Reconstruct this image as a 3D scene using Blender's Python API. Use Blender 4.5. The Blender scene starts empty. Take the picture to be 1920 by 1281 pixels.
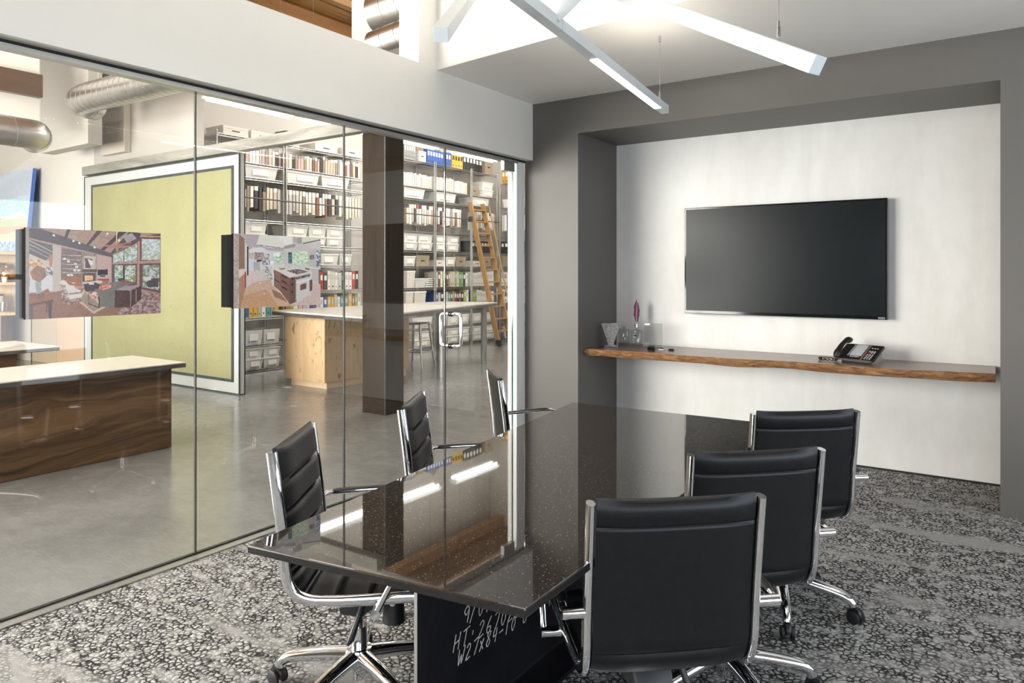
import bpy, bmesh, math, random
import numpy as np
from mathutils import Vector, Matrix
random.seed(7)
S = bpy.context.scene
C = S.collection
PI = math.pi

# ------------------------------------------------------------------ camera
H = 1.45
YAW = math.radians(34.46)
cam_d = bpy.data.cameras.new('camera')
cam = bpy.data.objects.new('camera', cam_d); C.objects.link(cam)
cam.location = (0, 0, H); cam.rotation_euler = (PI/2, 0, YAW)
cam_d.sensor_width = 36; cam_d.lens = 1336.5/1920*36
cam_d.shift_y = -(640.5-511.4)/1920
cam_d.clip_start = 0.05; cam_d.clip_end = 200
S.camera = cam

# ------------------------------------------------------------------ world, daylight, exposure
W = bpy.data.worlds.new('world'); S.world = W; W.use_nodes = True
wb = W.node_tree.nodes['Background']
wb.inputs[0].default_value = (0.62, 0.78, 1.0, 1); wb.inputs[1].default_value = .6
S.view_settings.view_transform = 'Standard'; S.view_settings.look = 'None'
S.view_settings.exposure = 0.2; S.view_settings.gamma = 1.0
S.view_settings.use_curve_mapping = False
S.cycles.use_denoising = True
S.cycles.max_bounces = 8; S.cycles.diffuse_bounces = 4; S.cycles.glossy_bounces = 4; S.cycles.use_light_tree = False
S.cycles.use_adaptive_sampling = True; S.cycles.adaptive_threshold = .045
S.cycles.transparent_max_bounces = 16; S.cycles.transmission_bounces = 6
S.cycles.sample_clamp_indirect = 6.0
S.cycles.caustics_reflective = False; S.cycles.caustics_refractive = False

def area(name, loc, rot, sx, sy, power, col=(1, 1, 1), spread=180):
    l = bpy.data.lights.new(name, 'AREA'); l.shape = 'RECTANGLE'; l.size = sx; l.size_y = sy
    l.energy = power; l.color = col; l.spread = math.radians(spread)
    o = bpy.data.objects.new(name, l); C.objects.link(o); o.location = loc; o.rotation_euler = rot
    return o
# daylight through the window wall at the right, the windows behind, and the meeting roof light; added overhead fills beyond the glass
area('daylight_side_window', (2.75, 1.6, 1.4), (0, PI/2, 0), 1.8, 5.6, 105, (0.84, 0.92, 1.0))
area('daylight_rear_window', (0.75, -2.42, 1.5), (PI/2, 0, 0), 3.2, 2.4, 84, (0.93, 0.96, 1.0))
area('roof_light_meeting', (-0.9, 1.0, 5.5), (0, 0, 0), 4.2, 3.0, 22, (1.0, 0.97, 0.92))
area('daylight_hall_window', (-7.4, -2.42, 1.9), (PI/2, 0, 0), 6.4, 3.0, 1600, (1.0, 0.965, 0.90))
area('overhead_fill_hall', (-8.0, 1.8, 5.5), (0, 0, 0), 6.0, 3.4, 160, (1.0, 0.97, 0.92))  # added area lamp under the deck, brightens the hall
area('overhead_fill_workroom', (-6.6, 9.5, 5.4), (0, 0, 0), 2.6, 5.2, 430, (1.0, 0.96, 0.9))  # added area lamp lifting the workroom brightness, not one of its fittings

# ------------------------------------------------------------------ materials
def mat(name, col=(.8, .8, .8), rough=.5, metal=0., ior=1.5, nscale=0, namt=0.08, coat=0., trans=0., bump=0., bscale=40, emit=None, estr=0, alpha=1.):
    m = bpy.data.materials.new(name); m.use_nodes = True
    nt = m.node_tree; b = nt.nodes['Principled BSDF']
    b.inputs['Base Color'].default_value = (*col, 1); b.inputs['Roughness'].default_value = rough
    b.inputs['Metallic'].default_value = metal; b.inputs['IOR'].default_value = ior
    b.inputs['Coat Weight'].default_value = coat; b.inputs['Transmission Weight'].default_value = trans
    b.inputs['Alpha'].default_value = alpha
    if emit: b.inputs['Emission Color'].default_value = (*emit, 1); b.inputs['Emission Strength'].default_value = estr
    if nscale or bump:
        tc = nt.nodes.new('ShaderNodeTexCoord')
    if nscale:
        n = nt.nodes.new('ShaderNodeTexNoise'); n.inputs['Scale'].default_value = nscale; n.inputs['Detail'].default_value = 5
        nt.links.new(tc.outputs['Object'], n.inputs['Vector'])
        r = nt.nodes.new('ShaderNodeValToRGB')
        r.color_ramp.elements[0].position = .3; r.color_ramp.elements[1].position = .7
        r.color_ramp.elements[0].color = (*[max(0, c*(1-namt)) for c in col], 1)
        r.color_ramp.elements[1].color = (*[min(1, c*(1+namt)) for c in col], 1)
        nt.links.new(n.outputs['Fac'], r.inputs['Fac']); nt.links.new(r.outputs['Color'], b.inputs['Base Color'])
    if bump:
        n2 = nt.nodes.new('ShaderNodeTexNoise'); n2.inputs['Scale'].default_value = bscale; n2.inputs['Detail'].default_value = 4
        nt.links.new(tc.outputs['Object'], n2.inputs['Vector'])
        bp = nt.nodes.new('ShaderNodeBump'); bp.inputs['Strength'].default_value = bump; bp.inputs['Distance'].default_value = .01
        nt.links.new(n2.outputs['Fac'], bp.inputs['Height']); nt.links.new(bp.outputs['Normal'], b.inputs['Normal'])
    return m

M = {}
class N:      # tiny node-graph helper
    def __init__(s, m): s.m = m; s.t = m.node_tree; s.b = s.t.nodes['Principled BSDF']; s.tc = s.t.nodes.new('ShaderNodeTexCoord')
    def new(s, t, **k):
        n = s.t.nodes.new(t)
        for a, v in k.items(): setattr(n, a, v)
        return n
    def link(s, a, b): s.t.links.new(a, b)
    def mapping(s, scale, rot=(0, 0, 0), out='Object'):
        mp = s.new('ShaderNodeMapping'); mp.inputs['Scale'].default_value = scale; mp.inputs['Rotation'].default_value = rot
        s.link(s.tc.outputs[out], mp.inputs['Vector']); return mp.outputs['Vector']
    def noise(s, vec, scale, detail=6, rough=.55, dist=0):
        n = s.new('ShaderNodeTexNoise'); n.inputs['Scale'].default_value = scale; n.inputs['Detail'].default_value = detail
        n.inputs['Roughness'].default_value = rough; n.inputs['Distortion'].default_value = dist
        s.link(vec, n.inputs['Vector']); return n.outputs['Fac']
    def ramp(s, fac, stops):
        r = s.new('ShaderNodeValToRGB'); e = r.color_ramp.elements
        while len(e) < len(stops): e.new(.5)
        for i, (p, c) in enumerate(stops): e[i].position = p; e[i].color = (*c, 1) if len(c) == 3 else c
        s.link(fac, r.inputs['Fac']); return r.outputs['Color']
    def mix(s, fac, a, b, mode='MIX'):
        n = s.new('ShaderNodeMix', data_type='RGBA', blend_type=mode)
        for v, k in ((fac, 0), (a, 6), (b, 7)):
            if isinstance(v, (int, float)): n.inputs[k].default_value = v
            elif isinstance(v, tuple): n.inputs[k].default_value = (*v, 1)
            else: s.link(v, n.inputs[k])
        return n.outputs[2]
    def bump(s, h, st, dist=.01):
        b = s.new('ShaderNodeBump'); b.inputs['Strength'].default_value = st; b.inputs['Distance'].default_value = dist
        s.link(h, b.inputs['Height']); s.link(b.outputs['Normal'], s.b.inputs['Normal'])

def wood(name, cols, axis='Y', scale=3., stretch=14, rough=.35, coat=0., knots=False):
    m = mat(name, cols[1], rough, coat=coat); g = N(m)
    sc = {'X': (1, stretch, stretch), 'Y': (stretch, 1, stretch), 'Z': (stretch, stretch, 1)}[axis]
    v = g.mapping(tuple(q*scale/6 for q in sc))
    a = g.noise(v, 1.2, 8, .6, 1.6)
    col = g.ramp(a, [(.28, cols[0]), (.5, cols[1]), (.72, cols[2])])
    fine = g.noise(g.mapping(tuple(q*scale*2 for q in sc)), 2.5, 4)
    col = g.mix(.25, col, g.ramp(fine, [(.3, cols[0]), (.7, cols[2])]))
    if knots:
        k = g.noise(g.mapping((6, 6, 2.4)), 1.5, 3, .5, 2.5)
        col = g.mix(g.ramp(k, [(.60, (0, 0, 0)), (.72, (1, 1, 1))]), col, (.22, .12, .05))
    g.link(col, g.b.inputs['Base Color'])
    g.bump(fine, .06)
    return m

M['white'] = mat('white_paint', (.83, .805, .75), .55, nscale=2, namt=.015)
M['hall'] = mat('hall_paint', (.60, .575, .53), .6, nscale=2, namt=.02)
M['stone'] = mat('stone_grey_paint', (.42, .395, .36), .6, nscale=2, namt=.02)
M['matteblack'] = mat('matte_black_board', (.006, .006, .006), .95, nscale=20, namt=.2)
M['matteblack'].node_tree.nodes['Principled BSDF'].inputs['Specular IOR Level'].default_value = .05
M['darkrail'] = mat('dark_steel_rail', (.10, .10, .10), .35, .8, nscale=20, namt=.2)
M['ceil'] = mat('ceiling_paint', (.88, .86, .82), .6, nscale=2, namt=.015)
M['grey'] = mat('warm_grey_paint', (.122, .113, .102), .5, nscale=3, namt=.03, bump=.03, bscale=160)
M['jamb'] = mat('white_trim', (.87, .87, .84), .4, nscale=4, namt=.01)
M['chrome'] = mat('chrome', (.86, .87, .89), .06, 1., nscale=3, namt=.02)
M['steel'] = mat('brushed_steel', (.62, .62, .61), .24, 1., nscale=20, namt=.06)
M['legsteel'] = mat('satin_steel_leg', (.30, .30, .295), .55, .6, nscale=20, namt=.06)
M['wire'] = mat('chrome_wire', (.50, .50, .49), .3, 1., nscale=20, namt=.05)
M['alu'] = mat('satin_aluminium', (.50, .51, .50), .35, .9, nscale=10, namt=.04)
M['black'] = mat('black_plastic', (.012, .013, .014), .38, nscale=30, namt=.2)
M['rubber'] = mat('black_rubber', (.014, .014, .015), .5, nscale=30, namt=.2)
M['leather'] = mat('black_leather', (.005, .0055, .0065), .36, nscale=30, namt=.25, bump=.12, bscale=420)
M['leather'].node_tree.nodes['Principled BSDF'].inputs['Specular IOR Level'].default_value = .38
M['thread'] = mat('stitch_thread', (.05, .05, .055), .6, nscale=30)
M['gasket'] = mat('black_gasket', (.008, .008, .008), .6, nscale=30)
M['edge'] = mat('green_glass_edge', (.02, .09, .06), .1, nscale=10, namt=.2)
M['lightbody'] = mat('pale_powder_coat', (.62, .66, .67), .35, nscale=5, namt=.01)
M['led'] = mat('led_diffuser', (1, 1, 1), .4, emit=(1, .86, .70), estr=12, nscale=5, namt=.01)
M['added_uplight'] = mat('added_uplight_strip', (1, 1, 1), .4, emit=(1, .88, .74), estr=28, nscale=5, namt=.01)  # glow for the added strip that lights the ceiling
M['tube'] = mat('fluorescent_tube', (1, 1, 1), .4, emit=(1, .97, .92), estr=14, nscale=5, namt=.01)
M['quartz'] = mat('cream_worktop', (.58, .555, .51), .25, nscale=30, namt=.03)
M['darkedge'] = mat('dark_worktop_edge', (.07, .06, .055), .4, nscale=10, namt=.3)
M['beamsteel'] = mat('black_steel', (.018, .017, .022), .33, .55, nscale=4, namt=.5, bump=.05, bscale=30)
M['chalk'] = mat('chalk_line', (.62, .61, .56), .9, nscale=80, namt=.2)
M['tvframe'] = mat('gloss_black', (.006, .008, .009), .08, nscale=10, namt=.2)
M['tvscreen'] = mat('screen_glass', (.006, .009, .011), .26, ior=1.45, nscale=2, namt=.2)
M['tvscreen'].node_tree.nodes['Principled BSDF'].inputs['Specular IOR Level'].default_value = .25
M['whitetext'] = mat('white_print', (.8, .8, .8), .5, nscale=10, namt=.02)
M['duct'] = mat('galvanised_duct', (.52, .505, .485), .3, 1., nscale=5, namt=.08)
M['ductseam'] = mat('duct_seam', (.16, .155, .15), .5, .6, nscale=5, namt=.08)
M['pinframe'] = mat('white_laminate_frame', (.42, .44, .425), .4, nscale=6, namt=.02)
M['pintrim'] = mat('dark_steel_trim', (.06, .075, .08), .4, .4, nscale=10, namt=.2)
M['acbox'] = mat('beige_enamel', (.50, .455, .385), .4, nscale=6, namt=.02)
M['acgrille'] = mat('grille_shadow', (.32, .29, .25), .6, nscale=6, namt=.05)
M['ply'] = wood('birch_ply', [(.55, .36, .18), (.66, .45, .24), (.74, .54, .31)], 'Z', 3, 10, .4)
M['ladder'] = wood('oak_ladder', [(.26, .13, .04), (.36, .20, .065), (.44, .27, .10)], 'Z', 4, 10, .35)
M['maple'] = wood('knotty_maple', [(.42, .28, .15), (.53, .37, .21), (.60, .44, .27)], 'Z', 2.4, 5, .4, knots=True)
M['maplekick'] = wood('maple_plinth', [(.52, .36, .22), (.60, .44, .29), (.66, .50, .34)], 'X', 2.4, 8, .45)
M['column'] = wood('dark_oak', [(.014, .009, .005), (.024, .016, .0095), (.040, .027, .017)], 'Z', 5, 16, .7)
M['column'].node_tree.nodes['Principled BSDF'].inputs['Specular IOR Level'].default_value = .15
M['deck'] = wood('fir_deck', [(.10, .042, .008), (.20, .09, .018), (.28, .14, .032)], 'Y', 3, 10, .5)
M['firbeam'] = wood('fir_beam', [(.40, .20, .08), (.50, .27, .12), (.57, .33, .16)], 'Y', 3, 10, .5)
M['roughbeam'] = wood('weathered_timber', [(.12, .115, .095), (.24, .23, .20), (.38, .37, .335)], 'X', 3, 9, .8)
M['walnut2'] = wood('dark_veneer', [(.05, .025, .012), (.09, .045, .022), (.12, .065, .035)], 'Y', 3, 9, .35)
M['shelftop'] = wood('walnut_slab', [(.10, .042, .022), (.17, .078, .045), (.23, .115, .07)], 'X', 3, 8, .3, coat=.3)
M['bag'] = mat('sand_plaster', (.40, .32, .23), .7, nscale=3, namt=.06)
M['peach'] = mat('peach_panel', (.46, .32, .215), .5, nscale=3, namt=.04)
M['cardb'] = mat('white_cardboard', (.78, .73, .66), .7, nscale=6, namt=.03)
M['cardbrown'] = mat('kraft_cardboard', (.34, .28, .20), .75, nscale=6, namt=.06)
M['gold'] = mat('bronze_glaze', (.46, .27, .12), .18, .8, nscale=6, namt=.3)
M['creamcup'] = mat('cream_ceramic', (.75, .68, .55), .3, nscale=6, namt=.04)
M['slot'] = mat('dark_slot', (.05, .035, .025), .8, nscale=6, namt=.1)

def fabric_green():
    m = mat('pinboard_fabric', (.52, .49, .20), .85); g = N(m)
    a = g.noise(g.mapping((40, 40, 6)), 8, 3); b = g.noise(g.mapping((1, 1, 1)), 1.6, 4)
    c = g.ramp(a, [(.3, (.20, .196, .098)), (.7, (.285, .278, .148))])
    c = g.mix(.25, c, g.ramp(b, [(.35, (.19, .186, .09)), (.65, (.295, .287, .155))]))
    g.link(c, g.b.inputs['Base Color']); g.bump(a, .1)
    return m
M['pinfabric'] = fabric_green()

def plaster():
    m = mat('trowelled_plaster', (.80, .79, .765), .5); g = N(m)
    a = g.noise(g.mapping((1.6, 1.6, .35)), 2.2, 7, .6, .6); b = g.noise(g.mapping((1, 1, 1)), 7, 5)
    c = g.ramp(a, [(.3, (.72, .705, .675)), (.62, (.83, .82, .795))])
    c = g.mix(.2, c, g.ramp(b, [(.3, (.70, .69, .66)), (.7, (.87, .86, .84))]))
    g.link(c, g.b.inputs['Base Color']); g.bump(b, .05)
    return m
M['plaster'] = plaster()

def carpet():
    m = mat('loop_carpet', (.3, .29, .28), .95); g = N(m)
    vec = g.mapping((1, 1, 1))
    w = g.new('ShaderNodeTexNoise'); w.inputs['Scale'].default_value = 38; w.inputs['Detail'].default_value = 3; g.link(vec, w.inputs['Vector'])
    vm = g.new('ShaderNodeVectorMath', operation='MULTIPLY_ADD'); vm.inputs[1].default_value = (.022, .022, .022)
    g.link(w.outputs['Color'], vm.inputs[0]); g.link(vec, vm.inputs[2])
    v = g.new('ShaderNodeTexVoronoi', feature='DISTANCE_TO_EDGE'); v.inputs['Scale'].default_value = 45
    g.link(vm.outputs[0], v.inputs['Vector'])
    v2 = g.new('ShaderNodeTexVoronoi', feature='F1'); v2.inputs['Scale'].default_value = 45
    g.link(vm.outputs[0], v2.inputs['Vector'])
    band = g.noise(g.mapping((.5, 2.6, 1)), 1.3, 5, .62, .9)          # long streaks across the room
    fine = g.noise(vec, 330, 3)
    crack = g.ramp(v.outputs['Distance'], [(.07, (1, 1, 1)), (.25, (0, 0, 0))])
    bandm = g.ramp(band, [(.53, (1, 1, 1)), (.66, (0, 0, 0))])
    patch = g.ramp(g.noise(vec, 16, 4), [(.34, (.15, .15, .15)), (.50, (1, 1, 1))])
    cm_ = g.mix(1., g.mix(1., crack, bandm, 'MULTIPLY'), patch, 'MULTIPLY')
    sm = g.ramp(g.noise(g.mapping((1, 5, 1)), 10, 7, .75), [(.3, (.24, .23, .22)), (.7, (.54, .53, .51))])
    cell = g.ramp(v2.outputs['Color'], [(.1, (.46, .45, .435)), (.9, (.78, .77, .75))])
    base = g.mix(bandm, sm, cell)
    base = g.mix(.35, base, g.ramp(fine, [(.3, (.14, .14, .135)), (.7, (.66, .65, .63))]))
    g.link(g.mix(cm_, base, (.016, .014, .015)), g.b.inputs['Base Color'])
    h = g.mix(.3, g.mix(1., v.outputs['Distance'], bandm, 'MULTIPLY'), fine)
    g.bump(h, .9, .02)
    return m
M['carpet'] = carpet()

def concrete():
    m = mat('polished_concrete', (.45, .44, .42), .16, ior=1.5); g = N(m)
    a = g.noise(g.mapping((1, 1, 1)), .9, 8, .62, .4); b = g.noise(g.mapping((1, 1, 1)), 6, 6, .65)
    c = g.ramp(a, [(.3, (.135, .136, .132)), (.5, (.182, .183, .178)), (.7, (.24, .241, .235))])
    c = g.mix(.3, c, g.ramp(b, [(.3, (.125, .126, .122)), (.7, (.255, .256, .25))]))
    g.link(c, g.b.inputs['Base Color'])
    g.link(g.ramp(b, [(.2, (.11,)*3), (.8, (.26,)*3)]), g.b.inputs['Roughness'])
    return m
M['concrete'] = concrete()

def granite():
    m = mat('polished_granite', (.02, .017, .015), .025, ior=2.2); g = N(m)
    v = g.new('ShaderNodeTexVoronoi', feature='F1'); v.inputs['Scale'].default_value = 260
    g.link(g.mapping((1, 1, 1)), v.inputs['Vector'])
    sp = g.ramp(v.outputs['Color'], [(.80, (0, 0, 0)), (.90, (1, 1, 1))])
    tiny = g.ramp(v.outputs['Distance'], [(.25, (1, 1, 1)), (.4, (0, 0, 0))])
    a = g.noise(g.mapping((1, 1, 1)), 120, 4)
    base = g.ramp(a, [(.35, (.013, .0105, .009)), (.65, (.048, .039, .032))])
    g.link(g.mix(g.mix(1., sp, tiny, 'MULTIPLY'), base, (.50, .42, .35)), g.b.inputs['Base Color'])
    return m
M['granite'] = granite()

def walnut():
    m = mat('walnut_veneer', (.12, .07, .035), .32, coat=.2); g = N(m)
    wv = g.new('ShaderNodeTexNoise'); wv.inputs['Scale'].default_value = .9; wv.inputs['Detail'].default_value = 3
    g.link(g.mapping((1, .8, 2.2)), wv.inputs['Vector'])
    vm = g.new('ShaderNodeVectorMath', operation='MULTIPLY_ADD'); vm.inputs[1].default_value = (0, 0, .55)
    g.link(wv.outputs['Color'], vm.inputs[0]); g.link(g.tc.outputs['Object'], vm.inputs[2])
    mp = g.new('ShaderNodeMapping'); mp.inputs['Scale'].default_value = (1, .45, 9.); mp.inputs['Rotation'].default_value = (math.radians(-7), 0, 0); g.link(vm.outputs[0], mp.inputs['Vector'])
    a = g.noise(mp.outputs['Vector'], 1.6, 10, .62, .5)
    c = g.ramp(a, [(.28, (.022, .010, .004)), (.45, (.085, .044, .018)), (.58, (.15, .082, .036)), (.75, (.23, .135, .065))])
    g.link(c, g.b.inputs['Base Color'])
    return m
M['walnut'] = walnut()

def bark():
    m = mat('live_edge', (.2, .1, .05), .7); g = N(m)
    a = g.noise(g.mapping((3, 14, 20)), 3, 9, .7, 1.0)
    c = g.ramp(a, [(.25, (.07, .03, .02)), (.42, (.28, .12, .055)), (.58, (.46, .25, .10)), (.75, (.50, .37, .30))])
    g.link(c, g.b.inputs['Base Color']); g.bump(a, .8, .03)
    return m
M['bark'] = bark()

def glass_mat(name, tint=(.976, .982, .978), refl=1.5):
    m = bpy.data.materials.new(name); m.use_nodes = True; nt = m.node_tree
    nt.nodes.remove(nt.nodes['Principled BSDF']); out = nt.nodes['Material Output']
    t = nt.nodes.new('ShaderNodeBsdfTransparent'); t.inputs[0].default_value = (*tint, 1)
    g = nt.nodes.new('ShaderNodeBsdfGlossy'); g.inputs['Roughness'].default_value = 0.0
    lw = nt.nodes.new('ShaderNodeLayerWeight'); lw.inputs['Blend'].default_value = .5
    pw = nt.nodes.new('ShaderNodeMath'); pw.operation = 'POWER'; pw.inputs[1].default_value = 5; nt.links.new(lw.outputs['Facing'], pw.inputs[0])
    f0 = ((refl-1)/(refl+1))**2
    f = nt.nodes.new('ShaderNodeMath'); f.operation = 'MULTIPLY_ADD'; f.inputs[1].default_value = 1-f0; f.inputs[2].default_value = f0; nt.links.new(pw.outputs[0], f.inputs[0])
    x = nt.nodes.new('ShaderNodeMixShader')
    nt.links.new(f.outputs[0], x.inputs[0]); nt.links.new(t.outputs[0], x.inputs[1]); nt.links.new(g.outputs[0], x.inputs[2])
    nt.links.new(x.outputs[0], out.inputs[0]); return m
M['glass'] = glass_mat('clear_glass')
M['crystal'] = glass_mat('crystal_glass', (.86, .87, .87), 1.6)
M['bin'] = mat('frosted_bin_plastic', (.74, .73, .70), .35, nscale=6, namt=.03)
M['lid'] = mat('white_bin_lid', (.86, .85, .82), .4, nscale=6, namt=.02)
M['label'] = mat('paper_label', (.88, .86, .82), .6, nscale=6, namt=.02)
SWATCH = {'cream': (.72, .66, .54), 'white': (.82, .81, .77), 'beige': (.60, .51, .39), 'grey': (.30, .30, .30), 'charcoal': (.05, .05, .055),
          'tan': (.36, .27, .18), 'rust': (.30, .13, .08), 'red': (.55, .06, .04), 'brown': (.20, .11, .07), 'blue': (.05, .13, .42),
          'navy': (.03, .045, .12), 'yellow': (.70, .45, .06), 'green': (.30, .42, .06), 'teal': (.10, .32, .32), 'orange': (.50, .20, .06),
          'purple': (.14, .06, .22), 'black': (.012, .012, .013), 'pink': (.66, .44, .40), 'pale grey': (.55, .55, .53), 'amber': (.55, .30, .04)}
for k, v in SWATCH.items(): M['c_'+k] = mat('sample_'+k.replace(' ', '_'), v, .6, nscale=12, namt=.12)

# ------------------------------------------------------------------ mesh helpers
def link(o, parent=None):
    C.objects.link(o)
    if parent: o.parent = parent
    return o
def obj(name, bm, m, parent=None, smooth=None, loc=None):
    me = bpy.data.meshes.new(name)
    bmesh.ops.recalc_face_normals(bm, faces=bm.faces[:])
    bm.to_mesh(me); bm.free()
    for q in (m if isinstance(m, (list, tuple)) else [m]): me.materials.append(M[q] if isinstance(q, str) else q)
    if smooth:
        me.polygons.foreach_set('use_smooth', [True]*len(me.polygons)); me.set_sharp_from_angle(angle=math.radians(smooth))
    o = bpy.data.objects.new(name, me)
    if loc: o.location = loc
    return link(o, parent)
def share(o, parent=None, loc=(0, 0, 0), rot=(0, 0, 0), sc=None):
    c = o.copy(); C.objects.link(c); c.parent = parent; c.location = loc; c.rotation_euler = rot
    if sc: c.scale = sc
    return c
def tag(o, label, cat=None, group=None, kind=None):
    o['label'] = label
    if cat: o['category'] = cat
    if group: o['group'] = group
    if kind: o['kind'] = kind
    return o
def thing(name, label, cat, loc=(0, 0, 0), rz=0., group=None):
    o = bpy.data.objects.new(name, None); o.empty_display_size = .1; C.objects.link(o)
    o.location = loc; o.rotation_euler = (0, 0, rz)
    return tag(o, label, cat, group)
def dup(root, loc, rz, label, group=None):
    r = root.copy(); C.objects.link(r); r.location = loc; r.rotation_euler = (0, 0, rz); r['label'] = label
    if group: r['group'] = group
    for ch in list(root.children):
        c = ch.copy(); C.objects.link(c); c.parent = r
        for g in list(ch.children):
            d = g.copy(); C.objects.link(d); d.parent = c
    return r
def B(): return bmesh.new()
def box(bm, x0, x1, y0, y1, z0, z1, bev=0., seg=2):
    r = bmesh.ops.create_cube(bm, size=1)
    bmesh.ops.scale(bm, vec=(x1-x0, y1-y0, z1-z0), verts=r['verts'])
    bmesh.ops.translate(bm, vec=((x0+x1)/2, (y0+y1)/2, (z0+z1)/2), verts=r['verts'])
    if bev:
        es = list({e for v in r['verts'] for e in v.link_edges})
        bmesh.ops.bevel(bm, geom=es, offset=bev, segments=seg, affect='EDGES', profile=.5)
    return bm
def bx(*a, **k): return box(B(), *a, **k)
def prism(pts, axis, a0, a1, bm=None):   # closed outline extruded along an axis ('X': pts are (y,z); 'Y': (x,z); 'Z': (x,y))
    bm = bm or B()
    f = {'X': lambda p, a: (a, p[0], p[1]), 'Y': lambda p, a: (p[0], a, p[1]), 'Z': lambda p, a: (p[0], p[1], a)}[axis]
    v0 = [bm.verts.new(f(p, a0)) for p in pts]; v1 = [bm.verts.new(f(p, a1)) for p in pts]
    n = len(pts); bm.faces.new(v0); bm.faces.new(v1[::-1])
    for i in range(n): bm.faces.new((v0[i], v0[(i+1) % n], v1[(i+1) % n], v1[i]))
    return bm
def sweep(bm, pts, rx, ry=None, side=(1, 0, 0), n=10, cap=True):  # tube; rx along `side`, ry across; rx may be a list
    P = [Vector(p) for p in pts]; sd = Vector(side)
    rings = []
    for i, p in enumerate(P):
        t = (P[min(i+1, len(P)-1)]-P[max(i-1, 0)]).normalized()
        a = (sd-t*sd.dot(t))
        a = a.normalized() if a.length > 1e-4 else t.orthogonal().normalized()
        b = t.cross(a)
        r1 = rx[i] if isinstance(rx, (list, tuple)) else rx
        r2 = (ry[i] if isinstance(ry, (list, tuple)) else ry) if ry is not None else r1
        rings.append([bm.verts.new(p+a*(r1*math.cos(2*PI*k/n))+b*(r2*math.sin(2*PI*k/n))) for k in range(n)])
    for i in range(len(rings)-1):
        for k in range(n): bm.faces.new((rings[i][k], rings[i][(k+1) % n], rings[i+1][(k+1) % n], rings[i+1][k]))
    if cap: bm.faces.new(rings[0][::-1]); bm.faces.new(rings[-1])
    return bm
def bar(bm, p, q, r, n=6): return sweep(bm, [p, q], r, side=(.31, .47, .83), n=n)
def lathe(prof, n=20, bm=None, c=(0, 0)):
    bm = bm or B(); rings = []
    for r, z in prof:
        rings.append([bm.verts.new((c[0]+r*math.cos(2*PI*k/n), c[1]+r*math.sin(2*PI*k/n), z)) for k in range(n)] if r > 1e-6 else [bm.verts.new((c[0], c[1], z))])
    for a, b in zip(rings, rings[1:]):
        for k in range(n):
            k2 = (k+1) % n
            if len(a) == 1 and len(b) == 1: continue
            if len(a) == 1: bm.faces.new((a[0], b[k], b[k2]))
            elif len(b) == 1: bm.faces.new((a[k], a[k2], b[0]))
            else: bm.faces.new((a[k], a[k2], b[k2], b[k]))
    return bm
def spline(pts, per=8):
    P = [Vector(p) for p in pts]; out = []
    for i in range(len(P)-1):
        p0, p1, p2, p3 = P[max(i-1, 0)], P[i], P[i+1], P[min(i+2, len(P)-1)]
        for k in range(per):
            t = k/per
            out.append(.5*((2*p1)+(p2-p0)*t+(2*p0-5*p1+4*p2-p3)*t*t+(3*p1-p0-3*p2+p3)*t**3))
    out.append(P[-1]); return out
def struct(name, bm, m, label, cat=None, parent=None):
    o = obj(name, bm, m, parent); o['kind'] = 'structure'; o['label'] = label
    return o
ORD = ['', 'first', 'second', 'third', 'fourth', 'fifth', 'sixth', 'seventh', 'eighth', 'ninth', 'tenth', 'eleventh', 'twelfth', 'thirteenth', 'fourteenth', 'fifteenth', 'sixteenth', 'seventeenth', 'eighteenth', 'nineteenth', 'twentieth']
def nth(i):
    if i <= 20: return ORD[i]
    return '%d%s' % (i, {1: 'st', 2: 'nd', 3: 'rd'}.get(i % 10, 'th') if i % 100 not in (11, 12, 13) else 'th')

# ------------------------------------------------------------------ structure: meeting room
GX, SX, YB, YF, ZC = -3.41, -3.318, 5.865, 5.151, 2.895
struct('floor', bx(-3.345, 2.6, -2.5, YB, -.05, 0), 'carpet', 'grey patterned loop carpet of the meeting room')
struct('floor', bx(-16, -3.42, -2.5, 13, -.05, 0), 'concrete', 'polished grey concrete floor beyond the glass')
# grey wall with the deep recess: one U-shaped solid
struct('wall_back', prism([(-3.40, 0), (-2.875, 0), (-2.875, 2.6), (-.004, 2.6), (-.004, 0), (2.6, 0), (2.6, ZC+.0), (-3.40, ZC)], 'Y', YF, YB), 'grey', 'dark warm grey wall around the recess')
struct('wall_niche', bx(-3.4, 2.6, YB, YB+.1, 0, 3.0), 'plaster', 'pale trowelled plaster wall inside the recess')
# header above the glass with the opening notch: L outline in (y, z)
struct('wall_left', prism([(-2.5, 2.414), (YF, 2.414), (YF, 5.6), (3.696, 5.6), (3.696, 2.903), (-2.5, 2.903)], 'X', -3.50, SX), 'white', 'white header wall above the glass partition')
struct('ceiling', prism([(SX, 3.887), (2.6, 3.15), (2.6, YF), (SX, YF)], 'Z', ZC, ZC+.06), 'ceil', 'lowered white ceiling in front of the grey wall')
struct('wall_fascia', prism([(SX, 3.887), (2.6, 3.15), (2.6, 3.27), (SX, 4.01)], 'Z', ZC+.06, 5.6), 'white', 'bright white fascia above the lowered ceiling edge')
struct('ceiling', bx(-3.3, 2.6, -2.5, 5.2, 5.6, 5.7), 'white', 'high white ceiling over the meeting room')
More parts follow.
